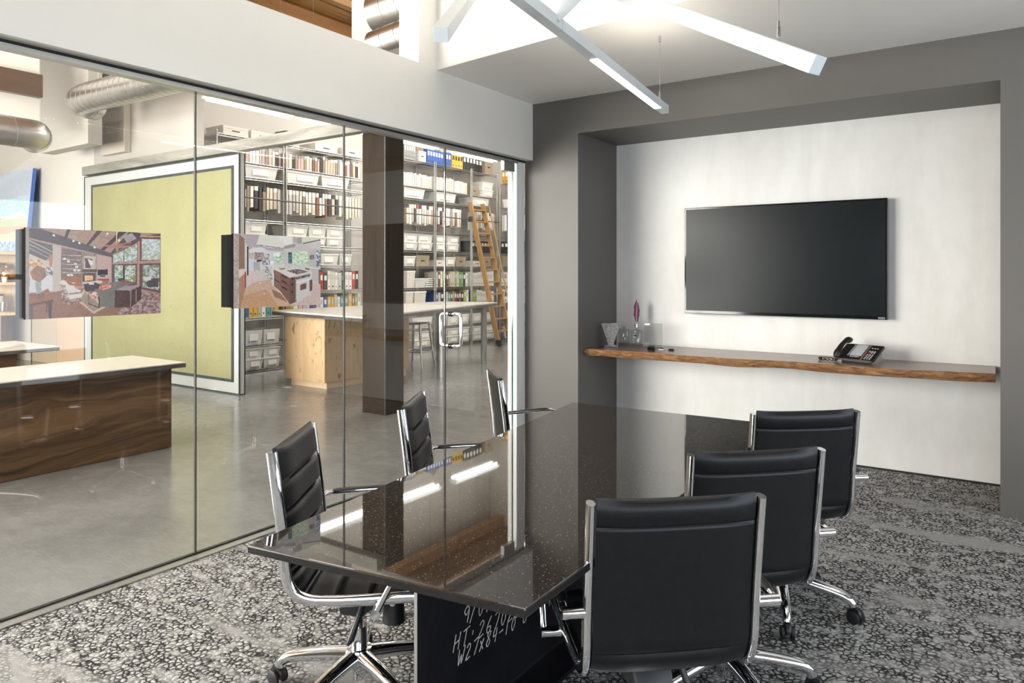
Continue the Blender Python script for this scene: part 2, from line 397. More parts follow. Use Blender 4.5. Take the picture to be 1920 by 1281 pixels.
# side wall with tall windows, rear wall with a window
wr = struct('wall_right', prism([(-2.5, 0), (5.2, 0), (5.2, 5.6), (-2.5, 5.6)], 'X', 2.6, 2.75), 'grey', 'warm grey wall on the window side')
def cut_hole(o, x0, x1, y0, y1, z0, z1):
    c = obj('cutter', bx(x0, x1, y0, y1, z0, z1), 'white')
    md = o.modifiers.new('b', 'BOOLEAN'); md.object = c; md.operation = 'DIFFERENCE'; md.solver = 'EXACT'
    dg = bpy.context.evaluated_depsgraph_get()
    me = bpy.data.meshes.new_from_object(o.evaluated_get(dg)); o.modifiers.clear(); o.data = me
    bpy.data.objects.remove(c)
cut_hole(wr, 2.5, 2.9, -1.2, 4.4, .5, 2.3)
wre = struct('wall_rear', bx(-3.5, 2.75, -2.62, -2.5, 0, 5.6), 'grey', 'warm grey wall behind the viewpoint')
cut_hole(wre, -.9, 2.4, -2.8, -2.3, .25, 2.75)
win = struct('window_1', bx(2.62, 2.70, -1.2, 4.4, 1.37, 1.43), 'alu', 'tall meeting room window')
for yy in (.2, 1.6, 3.0): obj('mullion', bx(2.62, 2.70, yy-.03, yy+.03, .5, 2.3), 'alu', win)

# ---- hall and workroom shell
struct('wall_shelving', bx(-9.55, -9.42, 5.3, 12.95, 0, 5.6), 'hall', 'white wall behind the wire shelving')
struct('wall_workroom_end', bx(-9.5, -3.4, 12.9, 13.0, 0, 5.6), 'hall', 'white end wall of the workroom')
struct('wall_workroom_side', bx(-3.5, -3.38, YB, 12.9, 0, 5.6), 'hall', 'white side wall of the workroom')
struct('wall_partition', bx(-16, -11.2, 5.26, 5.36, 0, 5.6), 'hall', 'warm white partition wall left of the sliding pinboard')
struct('wall_partition', bx(-11.2, -8.52, 5.26, 5.36, 3.02, 5.6), 'stone', 'stone grey partition wall above the sliding pinboard')
whf = struct('wall_hall_front', bx(-16, -3.5, -2.62, -2.5, 0, 5.6), 'white', 'white front wall of the hall')
cut_hole(whf, -10.6, -4.2, -2.8, -2.3, .4, 3.4)
struct('wall_hall_end', bx(-16.1, -16, -2.5, 5.3, 0, 5.6), 'white', 'white far wall of the hall')
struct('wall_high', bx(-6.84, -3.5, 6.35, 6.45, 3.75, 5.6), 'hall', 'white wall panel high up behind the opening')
deck = struct('ceiling', bx(-16, -3.5, -2.5, 13, 5.66, 5.72), 'deck', 'fir deck ceiling over hall and workroom')
pk = None
for i in range(26):
    o = obj('plank', bx(-.067, .067, 4.2, 12.9, 5.615, 5.66), 'deck', deck) if pk is None else share(pk, deck)
    pk = pk or o; o.location = (-9.35+i*.142, 0, 0); o.location.z = -.006*(i % 3)
for i in range(4):
    tag(obj('roof_beam', bx(-9.25+i*1.25, -9.05+i*1.25, 4.2, 12.9, 5.40, 5.62, bev=.008), 'firbeam'), ['light fir roof beam next to the shelving wall', 'second fir roof beam from the shelving wall', 'third fir roof beam from the shelving wall', 'fir roof beam nearest the glass partition'][i], 'beam', 'fir roof beams')
# trims
jm = struct('trim_1', bx(-3.495, -3.404, 5.03, YF, 0, 2.40), 'jamb', 'white post closing the glass partition')
struct('trim_2', bx(-3.412, -3.345, -2.5, YF, 0, .006), 'alu', 'flush metal threshold strip along the glass')
struct('trim_3', bx(-3.425, -3.405, -2.5, 5.03, 0, .012), 'gasket', 'black gasket under the glass')
struct('trim_4', bx(-3.44, -3.382, -2.5, 5.02, 2.376, 2.398), 'alu', 'metal head channel holding the glass')
struct('trim_5', bx(-3.43, -3.392, -2.5, YF, 2.398, 2.4145), 'gasket', 'black shadow gap above the head channel')
struct('shadow_strip', bx(-2.874, -.006, YB-.012, YB-.001, 0, .012), 'gasket', 'dark shadow line at the foot of the plaster wall')  # black strip put in for the shade where plaster meets floor

# ---- glass partition
panes = [(-2.4, -.92), (-.916, 2.093), (2.099, 3.097), (3.103, 4.082)]
for i, (a, b) in enumerate(panes):
    w = struct('window_%d' % (i+2), bx(GX-.006, GX+.006, a, b, .012, 2.378), 'glass', 'frameless glass pane of the partition')
    if i: obj('joint', bx(GX-.007, GX+.007, b, b+.006, .012, 2.378), 'gasket', w)
d = struct('door_1', bx(GX-.006, GX+.006, 4.09, 4.975, .014, 2.376), 'glass', 'frameless glass door with pull handle')
obj('glass_edge', bx(GX-.0065, GX+.0065, 4.972, 4.9765, .014, 2.30), 'edge', d)
obj('glass_edge', bx(GX-.0065, GX+.0065, 4.087, 4.0905, .014, 2.376), 'gasket', d)
obj('patch_fitting', bx(GX-.018, GX+.018, 4.83, 4.985, 2.30, 2.376, bev=.003), 'alu', d)
obj('patch_fitting', bx(GX-.018, GX+.018, 4.83, 4.985, .014, .09, bev=.003), 'alu', d)
for s in (1, -1):
    pts = [(GX, 4.155, 1.14), (GX+s*.05, 4.155, 1.14), (GX+s*.085, 4.155, 1.135), (GX+s*.097, 4.155, 1.115), (GX+s*.098, 4.155, 1.02), (GX+s*.097, 4.155, .925), (GX+s*.085, 4.155, .905), (GX+s*.05, 4.155, .90), (GX, 4.155, .90)]
    hb = B(); sweep(hb, spline(pts, 5), .0125, side=(0, 1, 0), n=12); obj('pull_handle', hb, 'chrome', d, 60)
    for z in (.90, 1.14): cb = B(); sweep(cb, [(GX+s*.0065, 4.155, z), (GX+s*.014, 4.155, z)], .02, side=(0, 1, 0), n=16); obj('rosette', cb, 'black', d, 40)

# ------------------------------------------------------------------ conference table
ZT = .74
A_, B_, D_, C_ = (-1.621, 1.141), (-.827, 1.255), (-.862, 3.46), (-1.936, 3.41)
tb = thing('conference_table', 'long dark polished granite table on a steel beam base', 'table', (-1.4, 2.3, 0))
def rel(p): return (p[0]+1.4, p[1]-2.3)
bm = prism([rel(p) for p in (A_, B_, D_, C_)], 'Z', ZT-.022, ZT)
bmesh.ops.bevel(bm, geom=bm.edges[:], offset=.004, segments=2, affect='EDGES', profile=.5)
M['graniteedge'] = mat('granite_edge', (.012, .011, .010), .25, ior=1.5, nscale=150, namt=.6)
bm.normal_update()
for f in bm.faces: f.material_index = 0 if f.normal.z > .8 or f.normal.z < -.8 else 1
obj('tabletop', bm, ['granite', 'graniteedge'], tb)
# wide-flange steel beam: I outline in (x, z), web at x = -1.41
wbx, hw, tw, tf = -1.41+1.4, .127, .006, .016
hI = ZT-.022
I = [(wbx-hw, 0), (wbx+hw, 0), (wbx+hw, tf), (wbx+tw+.018, tf+.003), (wbx+tw+.005, tf+.009), (wbx+tw, tf+.022), (wbx+tw, hI-tf-.022), (wbx+tw+.005, hI-tf-.009), (wbx+tw+.018, hI-tf-.003), (wbx+hw, hI-tf), (wbx+hw, hI),
     (wbx-hw, hI), (wbx-hw, hI-tf), (wbx-tw-.018, hI-tf-.003), (wbx-tw-.005, hI-tf-.009), (wbx-tw, hI-tf-.022), (wbx-tw, tf+.022), (wbx-tw-.005, tf+.009), (wbx-tw-.018, tf+.003), (wbx-hw, tf)]
yn = 1.558-2.3
ib = obj('steel_beam', prism(I, 'Y', yn, yn+1.75), 'beamsteel', tb, 30)
obj('cut_end', bx(wbx-tw, wbx+tw, yn-.0012, yn, tf, hI-tf), 'alu', ib)
# chalk marks on the web, strokes in (along, up) units
GL = {'9': [[(.9, .8), (.5, 1), (.15, .75), (.5, .5), (.9, .75), (.8, 0)]], '/': [[(0, -.1), (.7, 1.05)]], '0': [[(.5, 1), (.1, .5), (.4, 0), (.8, .45), (.5, 1)]],
      '1': [[(.4, 1), (.3, 0)]], '8': [[(.8, .9), (.4, 1), (.2, .75), (.7, .3), (.4, 0), (.1, .25), (.6, .7), (.8, .9)]], 'H': [[(.1, 1), (.0, 0)], [(.8, 1), (.7, 0)], [(.0, .45), (.8, .55)]],
      'T': [[(0, .95), (.95, 1.05)], [(.5, 1), (.35, 0)]], '.': [[(.3, .1), (.33, .14)]], ':': [[(.32, .7), (.28, .45)]], '2': [[(.1, .8), (.45, 1), (.75, .75), (.1, .05), (.85, .1)]],
      '6': [[(.7, 1), (.2, .5), (.2, .1), (.6, .05), (.75, .35), (.2, .4)]], '7': [[(.1, .95), (.9, 1), (.4, 0)]], 'W': [[(0, 1), (.1, 0), (.45, .6), (.6, 0), (1., 1.05)]],
      'x': [[(.1, .7), (.7, .05)], [(.7, .75), (.1, 0)]], '4': [[(.3, 1), (.1, .45), (.8, .5)], [(.75, .9), (.55, 0)]], '-': [[(.05, .45), (.8, .5)]], "'": [[(.3, 1.05), (.2, .8)]], 'M': [[(0, 0), (.15, 1), (.45, .4), (.75, 1), (.85, 0)]], ' ': []}
def chalk(txt, y0, z0, h, slope, w):
    x = wbx+tw+.0015; y = y0
    for k, ch in enumerate(txt):
        b = B(); has = False
        for st in GL[ch]:
            pts = [(x, y+(p[0]*w*.8+p[1]*h*.22), z0+(y-y0)*slope+p[1]*h) for p in st]
            pts = [tuple(q) for q in spline(pts, 4)] if len(pts) > 2 else pts
            sweep(b, pts, .0022, .0006, side=(0, 1, 1), n=6); has = True
        if has: o = obj('chalk_letter', b, 'chalk', ib)
        else: b.free()
        y += w
yc0 = 1.721-2.3
chalk('M18', yc0+.02, .42, .045, -.06, .042)
chalk('9/018.', yc0+.045, .335, .052, -.06, .040)
chalk('HT:267020', yc0, .270, .050, -.09, .042)
chalk("W27x84-10'6", yc0+.022, .219, .046, -.05, .0365)

# ------------------------------------------------------------------ office chair (local: origin on the floor under the hub, facing +Y)
PROF = [Vector(p) for p in spline([(0, -.228, .885), (0, -.214, .78), (0, -.199, .66), (0, -.189, .56), (0, -.183, .50), (0, -.160, .447), (0, -.112, .422), (0, -.03, .418), (0, .10, .424), (0, .20, .431), (0, .255, .427), (0, .285, .405)], 8)]
def offs(pts, d):
    out = []
    for i, p in enumerate(pts):
        t = (pts[min(i+1, len(pts)-1)]-pts[max(i-1, 0)]).normalized()
        out.append(p+Vector((0, -t.z, t.y))*d)          # normal towards the sitter
    return out
def resample(pts, n):
    L = [0]
    for a, b in zip(pts, pts[1:]): L.append(L[-1]+(b-a).length)
    out = []
    for k in range(n):
        s = L[-1]*k/(n-1); i = max(j for j in range(len(L)) if L[j] <= s+1e-9); i = min(i, len(pts)-2)
        u = (s-L[i])/max(1e-9, L[i+1]-L[i]); out.append(pts[i].lerp(pts[i+1], min(1, u)))
    return out, L[-1]
def cushion(path, seams, thick, top_roll=False, hx=.206):
    n = 73; P, Ln = resample(path, n); bm = B(); loop = []
    for i, p in enumerate(P):
        s = i/(n-1)
        t = (P[min(i+1, n-1)]-P[max(i-1, 0)]).normalized(); nrm = Vector((0, -t.z, t.y))
        dip = min([abs(s-q)*Ln for q in seams]+[9]); e = min(s, 1-s)*Ln
        f = min(1, (dip/.018))**.5 if dip < .018 else 1
        f2 = 1-.55*math.exp(-(dip/.006)**2)
        ed = min(1, (e+.002)/.02)**.5
        front = thick*ed*(.55+.45*f)*f2
        bk = -.012*ed
        if top_roll and s < .17: bk -= .006*math.sin(PI*min(1, s/.165)); 
        if top_roll and abs(s-.172) < .006: bk += .006
        loop.append((p, nrm, front, bk))
    nx = 13; fr = []; ba = []
    for p, nr, f, b_ in loop:
        rf = []; rb = []
        for k in range(nx):
            u = -1+2*k/(nx-1); x = hx*u; e = (1-abs(u)**6)
            sag = -.006*(1-u*u); ear = Vector((0, 0, .006*abs(u)**5)) if top_roll and p is loop[0][0] else Vector((0, 0, 0))
            rf.append(bm.verts.new(p+nr*(f*(.35+.65*e)+sag)+ear+Vector((x, 0, 0)))); rb.append(bm.verts.new(p+nr*(b_*(.3+.7*e)+sag)+ear+Vector((x, 0, 0))))
        fr.append(rf); ba.append(rb)
    for i in range(n-1):
        for k in range(nx-1):
            bm.faces.new((fr[i][k], fr[i][k+1], fr[i+1][k+1], fr[i+1][k])); bm.faces.new((ba[i][k], ba[i+1][k], ba[i+1][k+1], ba[i][k+1]))
        bm.faces.new((fr[i][0], fr[i+1][0], ba[i+1][0], ba[i][0])); bm.faces.new((fr[i][-1], ba[i][-1], ba[i+1][-1], fr[i+1][-1]))
    for r1, r2 in ((fr[0], ba[0]), (ba[-1], fr[-1])):
        for k in range(nx-1): bm.faces.new((r1[k], r2[k], r2[k+1], r1[k+1]))
    return bm
def make_chair():
    t = thing('office_chair', '', 'chair')
    ib = 34                                             # index of the bend
    back = obj('backrest', cushion([PROF[0]+(PROF[0]-PROF[1]).normalized()*.004]+PROF[:ib+1], [.27, .50, .73, .93], .034, True), 'leather', t, 50)
    seat = obj('seat', cushion(PROF[ib:-3], [.16, .38, .60, .82], .034), 'leather', t, 50)
    # stitched seam across the back
    q = PROF[0].lerp(PROF[-1], 0); P2, L2 = resample(PROF[:ib+1], 73); pq = P2[12]; tt = (P2[13]-P2[11]).normalized(); nn = Vector((0, -tt.z, tt.y))
    sb = B(); sweep(sb, [pq-nn*.0128+Vector((-.198, 0, 0)), pq-nn*.0185, pq-nn*.0128+Vector((.198, 0, 0))], .0012, side=(0, 0, 1), n=5); obj('stitching', sb, 'thread', back)
    for s in (-1, 1):
        rb = B(); sweep(rb, [p+Vector((s*.221, 0, 0)) for p in PROF], .0115, .0185, side=(1, 0, 0), n=14); rail = obj('side_rail', rb, 'chrome', t, 60)
        p0 = PROF[0]
        gb = B(); sweep(gb, [p+Vector((s*.2335, 0, 0)) for p in offs(PROF, 0)[22:31]], .0012, .005, side=(1, 0, 0), n=6); obj('rail_slot', gb, 'steel', rail)
        # arm: stub, forward bar, looped front, lower stub
        xa = s*.276
        ab = B(); path = [(s*.229, -.192, .602), (s*.254, -.192, .602), (xa, -.185, .604), (xa, -.12, .612), (xa, .02, .622), (xa, .14, .628), (xa, .185, .618), (xa, .20, .59), (xa, .185, .55), (xa, .135, .455), (xa, .115, .415), (s*.259, .11, .405), (s*.226, .11, .405)]
        sweep(ab, spline(path, 5), .0105, side=(s*1., .05, .2), n=10); arm = obj('armrest', ab, 'chrome', t, 60)
        pb = B(); sweep(pb, [(xa, -.16, .616), (xa, -.14, .619), (xa, .0, .629), (xa, .12, .635), (xa, .15, .632)], [.010, .016, .017, .016, .010], [.002, .004, .004, .004, .002], side=(1, 0, 0), n=10); obj('arm_pad', pb, 'black', arm, 60)
        for (yy, zz) in ((-.192, .602), (.11, .405)):
            cb = B(); sweep(cb, [(s*.228, yy, zz), (s*.286, yy, zz)], .0155, side=(0, 1, 0), n=14); obj('arm_stub', cb, 'chrome', arm, 40)
    cb = B(); sweep(cb, [(-.215, -.02, .402), (.215, -.02, .402)], .010, n=8, side=(0, 1, 0)); sweep(cb, [(-.215, .15, .408), (.215, .15, .408)], .010, n=8, side=(0, 1, 0)); obj('cross_brace', cb, 'steel', t, 40)
    mb = prism([(-.06, .325), (-.055, .295), (.02, .28), (.05, .32), (.17, .34), (.20, .38), (.18, .412), (.02, .412), (-.03, .37)], 'X', -.055, .055)
    bmesh.ops.bevel(mb, geom=mb.edges[:], offset=.008, segments=2, affect='EDGES', profile=.5)
    me = obj('tilt_mechanism', mb, 'black', t, 40)
    kb = B(); sweep(kb, [(0, .12, .335), (0, .12, .25)], [.034, .040], n=16); obj('tension_knob', kb, 'black', me, 40)
    lb = B(); sweep(lb, [(.05, .05, .37), (.10, .03, .34), (.13, .0, .25), (.135, -.01, .235)], [.008, .009, .012, .006], n=8); obj('lever', lb, 'black', me, 50)
    vb = B(); sweep(vb, [(-.05, .10, .385), (-.15, .10, .375), (-.19, .10, .36)], [.008, .012, .013], [.006, .006, .005], side=(0, 1, 0), n=8); obj('paddle', vb, 'black', me, 50)
    obj('gas_lift', lathe([(.014, .30), (.014, .235), (.027, .235), (.028, .165), (.036, .155), (.036, .10), (.024, .085), (.024, .055), (0, .055)], 20), 'chrome', t, 40)
    base = obj('star_hub', lathe([(0, .165), (.042, .160), (.050, .135), (.048, .105), (.030, .09), (0, .09)], 20), 'chrome', t, 40)
    leg = None; cas = None; whe = None
    for i in range(5):
        if leg is None:
            lb = B(); sweep(lb, spline([(.03, 0, .135), (.12, 0, .126), (.21, 0, .112), (.262, 0, .100), (.288, 0, .083), (.296, 0, .066)], 4), [.030-.012*min(1, k/16) for k in range(21)], [.026-.008*min(1, k/16) for k in range(21)], side=(0, 1, 0), n=12)
            leg = obj('leg', lb, 'chrome', t, 60); lo = leg
            c_ = prism([(-.030, .030), (-.022, .055), (.0, .068), (.022, .066), (.034, .045), (.036, .028)], 'Y', -.012, .012)
            bmesh.ops.bevel(c_, geom=c_.edges[:], offset=.004, segments=1, affect='EDGES')
            cas = obj('caster', c_, 'black', leg, 40); co = cas
            w_ = B()
            for s in (-1, 1): sweep(w_, [(.006, s*.011, .027), (.006, s*.014, .027), (.006, s*.024, .027), (.006, s*.027, .027)], [.022, .0265, .0265, .020], side=(0, 0, 1), n=18)
            whe = w_; 
            wm = obj('wheel_pair', w_, 'rubber', leg, 40); wo = wm
        else:
            lo = share(leg, t); co = share(cas, lo); wo = share(wm, lo)
        lo.rotation_euler = (0, 0, 2*PI*i/5)
        a = random.uniform(-1.2, 1.2)
        for k in (co, wo): k.location = (.300, 0, 0); k.rotation_euler = (0, 0, a)
    return t
ch0 = make_chair()
def set_base(t, ang):                    # turn the star base (world angle of one leg)
    legs = [c for c in t.children if c.name.split('.')[0] == 'leg']
    for i, l in enumerate(legs): l.rotation_euler = (0, 0, math.radians(ang)-t.rotation_euler.z+2*PI*i/5)
chairs = [((-1.826, 1.729), -55.5, 204, 'black leather chair on the glass side of the table, nearest the viewer'),
          ((-1.956, 2.470), -59.4, 170, 'black leather chair on the glass side, middle of the three'),
          ((-2.149, 3.358), -45.6, 190, 'black leather chair on the glass side, farthest, near the glass door'),
          ((-.818, 1.867), 42.0, 30, 'largest black leather chair in the foreground, seen from behind'),
          ((-.792, 2.454), 44.0, 30, 'black leather chair with its back turned, between two others facing the table'),
          ((-.802, 3.226), 40.7, 2, 'black leather chair with its back turned, closest to the plaster wall')]
for i, (p, rz, ba, lb) in enumerate(chairs):
    if i == 0:
        c = ch0; c.location = (*p, 0); c.rotation_euler = (0, 0, math.radians(rz)); c['label'] = lb; c['group'] = 'chairs around the conference table'
    else: c = dup(ch0, (*p, 0), math.radians(rz), lb, 'chairs around the conference table')
    set_base(c, ba)

# ------------------------------------------------------------------ television
tv = thing('television', 'large black flat television on the plaster wall', 'television', (-1.44, YB, 1.55))
x0, x1, z0, z1 = -.763, .763, -.442, .442
obj('casing', bx(x0, x1, -.085, -.03, z0, z1, bev=.004), 'tvframe', tv)
obj('screen', bx(x0+.014, x1-.014, -.0865, -.084, z0+.026, z1-.014), 'tvscreen', tv)
obj('wall_mount', bx(-.3, .3, -.03, 0, -.2, .2), 'black', tv)
fc = bpy.data.curves.new('logo', 'FONT'); fc.body = 'VIZIO'; fc.size = .018; fc.extrude = .0004
lo = bpy.data.objects.new('logo', fc); C.objects.link(lo)
dg = bpy.context.evaluated_depsgraph_get(); lme = bpy.data.meshes.new_from_object(lo.evaluated_get(dg)); bpy.data.objects.remove(lo)
lme.materials.clear(); lme.materials.append(M['whitetext'])
lg = bpy.data.objects.new('logo', lme); link(lg, tv); lg.location = (x1-.062, -.0858, z0+.006); lg.rotation_euler = (PI/2, 0, 0)

# ------------------------------------------------------------------ floating live-edge shelf
random.seed(3)
sh = thing('floating_shelf', 'long floating live-edge walnut shelf under the television', 'shelf', (-1.45, YB, .785))
n = 60; bm = B(); rows = []
for i in range(n+1):
    x = -1.42+2.84*i/n
    yfr = -.585+.022*math.sin(x*2.1+.6)+.025*math.sin(x*5.3)+.010*math.sin(x*13)+.13*max(0, (x-.75)/.7)
    w = .006*math.sin(x*31)+.005*math.sin(x*57+1)
    prof = [(0, .029), (yfr*.5, .029), (yfr+.012, .029), (yfr+.004+w, .018), (yfr-.004-w, .003), (yfr+.004+w*1.4, -.012), (yfr+.018, -.028+.004*math.sin(x*9)), (yfr*.5, -.029), (0, -.029)]
    rows.append([bm.verts.new((x, a, b)) for a, b in prof])
fi = {}
for i in range(n):
    for k in range(8):
        f = bm.faces.new((rows[i][k], rows[i][k+1], rows[i+1][k+1], rows[i+1][k])); f.material_index = 1 if k in (2, 3, 4, 5) else 0
    f = bm.faces.new((rows[i][8], rows[i][0], rows[i+1][0], rows[i+1][8]))
bm.faces.new(rows[0][::-1]); bm.faces.new(rows[-1])
obj('slab', bm, ['shelftop', 'bark'], sh)
ZS = .8145
# award trophy
tr = thing('glass_award', 'etched wedge-shaped crystal award at the left end of the shelf', 'award', (-2.735, 5.47, ZS), .5)
obj('base', bx(-.06, .06, -.035, .035, 0, .025, bev=.004), 'crystal', tr)
bm = B(); vs = [bm.verts.new(p) for p in [(-.022, -.018, .025), (.022, -.018, .025), (.022, .012, .025), (-.022, .012, .025), (-.082, -.03, .205), (.078, -.03, .212), (.078, .014, .212), (-.082, .014, .205)]]
for f in [(0, 3, 2, 1), (4, 5, 6, 7), (0, 1, 5, 4), (1, 2, 6, 5), (2, 3, 7, 6), (3, 0, 4, 7)]: bm.faces.new([vs[k] for k in f])
M['etched'] = mat('etched_crystal', (.24, .22, .215), .15, ior=1.6, nscale=60, namt=.45, bump=.5, bscale=90)
obj('etched_wedge', bm, 'etched', tr)
def bottle(name, loc, rz, label):
    t = thing(name, label, 'bottle', loc, rz, 'square glass bottles on the walnut shelf')
    obj('body', bx(-.046, .046, -.03, .03, 0, .142, bev=.012), 'crystal', t, 40)
    obj('thick_base', bx(-.036, .036, -.022, .022, .008, .022, bev=.004), 'crystal', t, 40)
    obj('neck', lathe([(.0, .142), (.013, .142), (.013, .156), (.017, .157), (.017, .163), (0, .163)], 14), 'crystal', t, 40)
    return t
bottle('glass_bottle', (-2.74, 5.74, ZS), .1, 'clear square glass bottle standing behind the crystal award')
b2 = bottle('glass_bottle', (-2.605, 5.70, ZS), .1, 'clear square glass bottle with a small dark emblem holding the purple feather')
obj('emblem', bx(-.011, .011, -.0315, -.030, .085, .099), 'tvframe', b2)
fe = thing('feather_pen', 'purple feather quill standing in the square glass bottle', 'feather', (-2.605, 5.70, ZS+.163), .1)
obj('ferrule', lathe([(0, 0), (.015, 0), (.015, .028), (.006, .03), (0, .03)], 14), 'steel', fe, 40)
qb = B(); sweep(qb, [(0, 0, .03), (.002, 0, .12), (.006, 0, .23)], [.0025, .002, .001], n=6); obj('quill_shaft', qb, 'creamcup', fe)
M['feather'] = mat('purple_feather', (.14, .028, .085), .7, nscale=60, namt=.4)
vb = B(); rn = random.Random(4)
for s in (-1, 1):
    for k in range(26):
        z = .035+k*.0073; wd = (.024*math.sin(PI*min(1, (k+2)/25))**.6+.004)*rn.uniform(.8, 1.08)
        a = [(0, 0, z), (s*wd, .003, z+.020), (s*wd*.92, .003, z+.030), (0, 0, z+.012)]
        vv = [vb.verts.new(p) for p in a]; vv2 = [vb.verts.new((p[0], p[1]+.0012, p[2])) for p in a]
        vb.faces.new(vv); vb.faces.new(vv2[::-1])
        for i in range(4): vb.faces.new((vv[i], vv[(i+1) % 4], vv2[(i+1) % 4], vv2[i]))
o = obj('feather_vane', vb, 'feather', fe); o['kind'] = 'stuff'
pl = thing('acrylic_plaque', 'clear rectangular acrylic plaque right of the feather bottle', 'plaque', (-2.44, 5.68, ZS), .1)
obj('panel', bx(-.078, .078, -.012, .012, .0, .205, bev=.003), 'crystal', pl)
obj('foot', bx(-.085, .085, -.03, .03, 0, .008, bev=.002), 'crystal', pl)
def gadget(name, label, loc, s, m):
    t = thing(name, label, name.split('_')[-1], loc, .2)
    obj('body', bx(-s[0], s[0], -s[1], s[1], 0, s[2], bev=.004), m, t); obj('top_cap', bx(-s[0]*.7, s[0]*.7, -s[1]*.7, s[1]*.7, s[2], s[2]+.006, bev=.002), 'black', t)
gadget('small_box', 'small black block with a glossy top in front of the acrylic plaque', (-2.38, 5.50, ZS), (.032, .022, .026), 'tvframe')
gadget('card_stack', 'tiny white card stack beside the black block on the shelf', (-2.305, 5.53, ZS), (.022, .015, .008), 'label')
gadget('remote_puck', 'tiny flat black puck right of the white cards', (-2.225, 5.545, ZS), (.024, .014, .008), 'black')

# ------------------------------------------------------------------ desk telephone
ph = thing('desk_phone', 'black office telephone with grey display and handset on the shelf', 'telephone', (-.83, 5.60, ZS), math.radians(-20))
bm = prism([(-.10, .012), (-.10, .022), (.065, .118), (.085, .112), (.085, .10), (-.06, .012)], 'X', -.135, .135)
bmesh.ops.bevel(bm, geom=bm.edges[:], offset=.004, segments=2, affect='EDGES')
M['phone'] = mat('phone_plastic', (.016, .012, .012), .32, nscale=20, namt=.2)
M['lcd'] = mat('phone_display', (.50, .52, .54), .3, nscale=10, namt=.04)
M['key'] = mat('phone_keys', (.55, .55, .55), .5, nscale=10, namt=.05)
obj('body', bm, 'phone', ph, 40)
st = prism([(-.07, 0), (.08, 0), (.075, .06), (.05, .085), (-.05, .02)], 'X', -.10, .12); obj('stand', st, 'pale' if 'pale' in M else 'alu', ph, 30)
tilt = math.atan2(.096, .165)
def onface(x, u, w, h, d, m, name, par, bev=0):   # small block lying on the sloped face, u = metres up the slope
    o = obj(name, bx(-w/2, w/2, -h/2, h/2, -.001, d, bev=bev), m, par)
    o.location = (x, -.10+u*math.cos(tilt), .0225+u*math.sin(tilt)); o.rotation_euler = (tilt, 0, 0); return o
onface(-.005, .115, .085, .13, .0025, 'lcd', 'display', ph)
onface(.052, .095, .012, .175, .003, 'c_brown', 'accent_strip', ph)
for i in range(4):
    for j in range(3): onface(.074+j*.018, .022+i*.017, .009, .007, .003, 'key', 'key', ph)
for j, cc in enumerate(('c_red', 'key', 'key')): onface(.074+j*.018, .096, .010, .008, .003, cc, 'key', ph)
for j in range(3): onface(.074+j*.018, .112, .010, .007, .003, 'key', 'key', ph)
for j in range(3): onface(.076+j*.018, .150, .010, .006, .003, 'key', 'key', ph)
for i in range(9): onface(-.058, .05+i*.015, .010, .008, .002, 'key', 'line_key', ph)
onface(-.022, .036, .03, .006, .002, 'key', 'soft_key', ph); onface(.012, .036, .03, .006, .002, 'key', 'soft_key', ph)
hb = B(); pts = []
for k in range(13):
    u = k/12; up = -.02+u*.225
    lift = .028+.030*math.sin(PI*u)
    pts.append((-.105, -.10+up*math.cos(tilt)-lift*math.sin(tilt), .0225+up*math.sin(tilt)+lift*math.cos(tilt)))
sweep(hb, pts, [.020, .027, .027, .024, .021, .020, .020, .020, .021, .024, .027, .027, .020], [.012, .022, .022, .016, .013, .012, .012, .012, .013, .016, .022, .022, .012], side=(1, 0, 0), n=14)
hs = obj('handset', hb, 'phone', ph, 60)
cb = B(); pts = []
for k in range(140):
    a = k/139; th = a*2*PI*1.15-2.2
    cx, cy = -.175+.062*math.cos(th), -.115+.040*math.sin(th)
    q = a*60*PI/2.2
    pts.append((cx+.007*math.cos(q), cy+.002*math.sin(q), .012+.007*math.sin(q)))
sweep(cb, pts, .0032, n=5, side=(0, 0, 1)); obj('coiled_cord', cb, 'phone', ph, 60)

# ------------------------------------------------------------------ linear pendant lights (branching sticks)
def pendant(label, p, q, cables=(), lit=None, zc=ZC, sec=.054, joints=(.5,)):
    p = Vector(p); q = Vector(q); L = (q-p).length; d = (q-p).normalized(); R = d.to_track_quat('X', 'Z')
    t = thing('linear_pendant_light', label, 'light', p, 0, 'slim white linear pendants'); t.rotation_mode = 'QUATERNION'; t.rotation_quaternion = R
    Ri = R.inverted(); up = Ri @ Vector((0, 0, 1))
    obj('housing', bx(0, L, -sec/2, sec/2, -sec/2, sec/2, bev=.0012, seg=1), 'lightbody', t)
    for u in cables:
        a = Vector((u, 0, sec/2)); hgt = zc-(p+R @ a).z
        cb = B(); sweep(cb, [a, a+up*hgt], .0012, n=6); obj('cable', cb, 'steel', t)
        cb = B(); sweep(cb, [a+up*.012, a+up*.045, a+up*.046, a+up*.062], [.0065, .0065, .0045, .0045], n=12); obj('cable_grip', cb, 'steel', t, 40)
        cb = B(); sweep(cb, [a+up*(hgt-.035), a+up*hgt], .007, n=12); obj('ceiling_mount', cb, 'steel', t, 40)
    for j in joints: obj('joint_line', bx(j*L-.0008, j*L+.0008, -sec/2-.0005, sec/2+.0005, -sec/2-.0005, sec/2+.0005), 'alu', t)
    if lit:
        obj('diffuser', bx(lit[0], lit[1], -sec*.40, sec*.40, -sec/2-.003, -sec/2+.004), 'led', t)
        obj('added_uplight_strip', bx(.5, lit[1], -sec*.30, sec*.30, sec/2-.002, sec/2+.002), 'added_uplight', t)  # unseen glowing strip added on the bar's top to brighten the ceiling
    return t
pA = Vector((-1.36, 1.40, 2.47)); qA = Vector((-1.735, 4.22, 2.47)); LA = (qA-pA).length
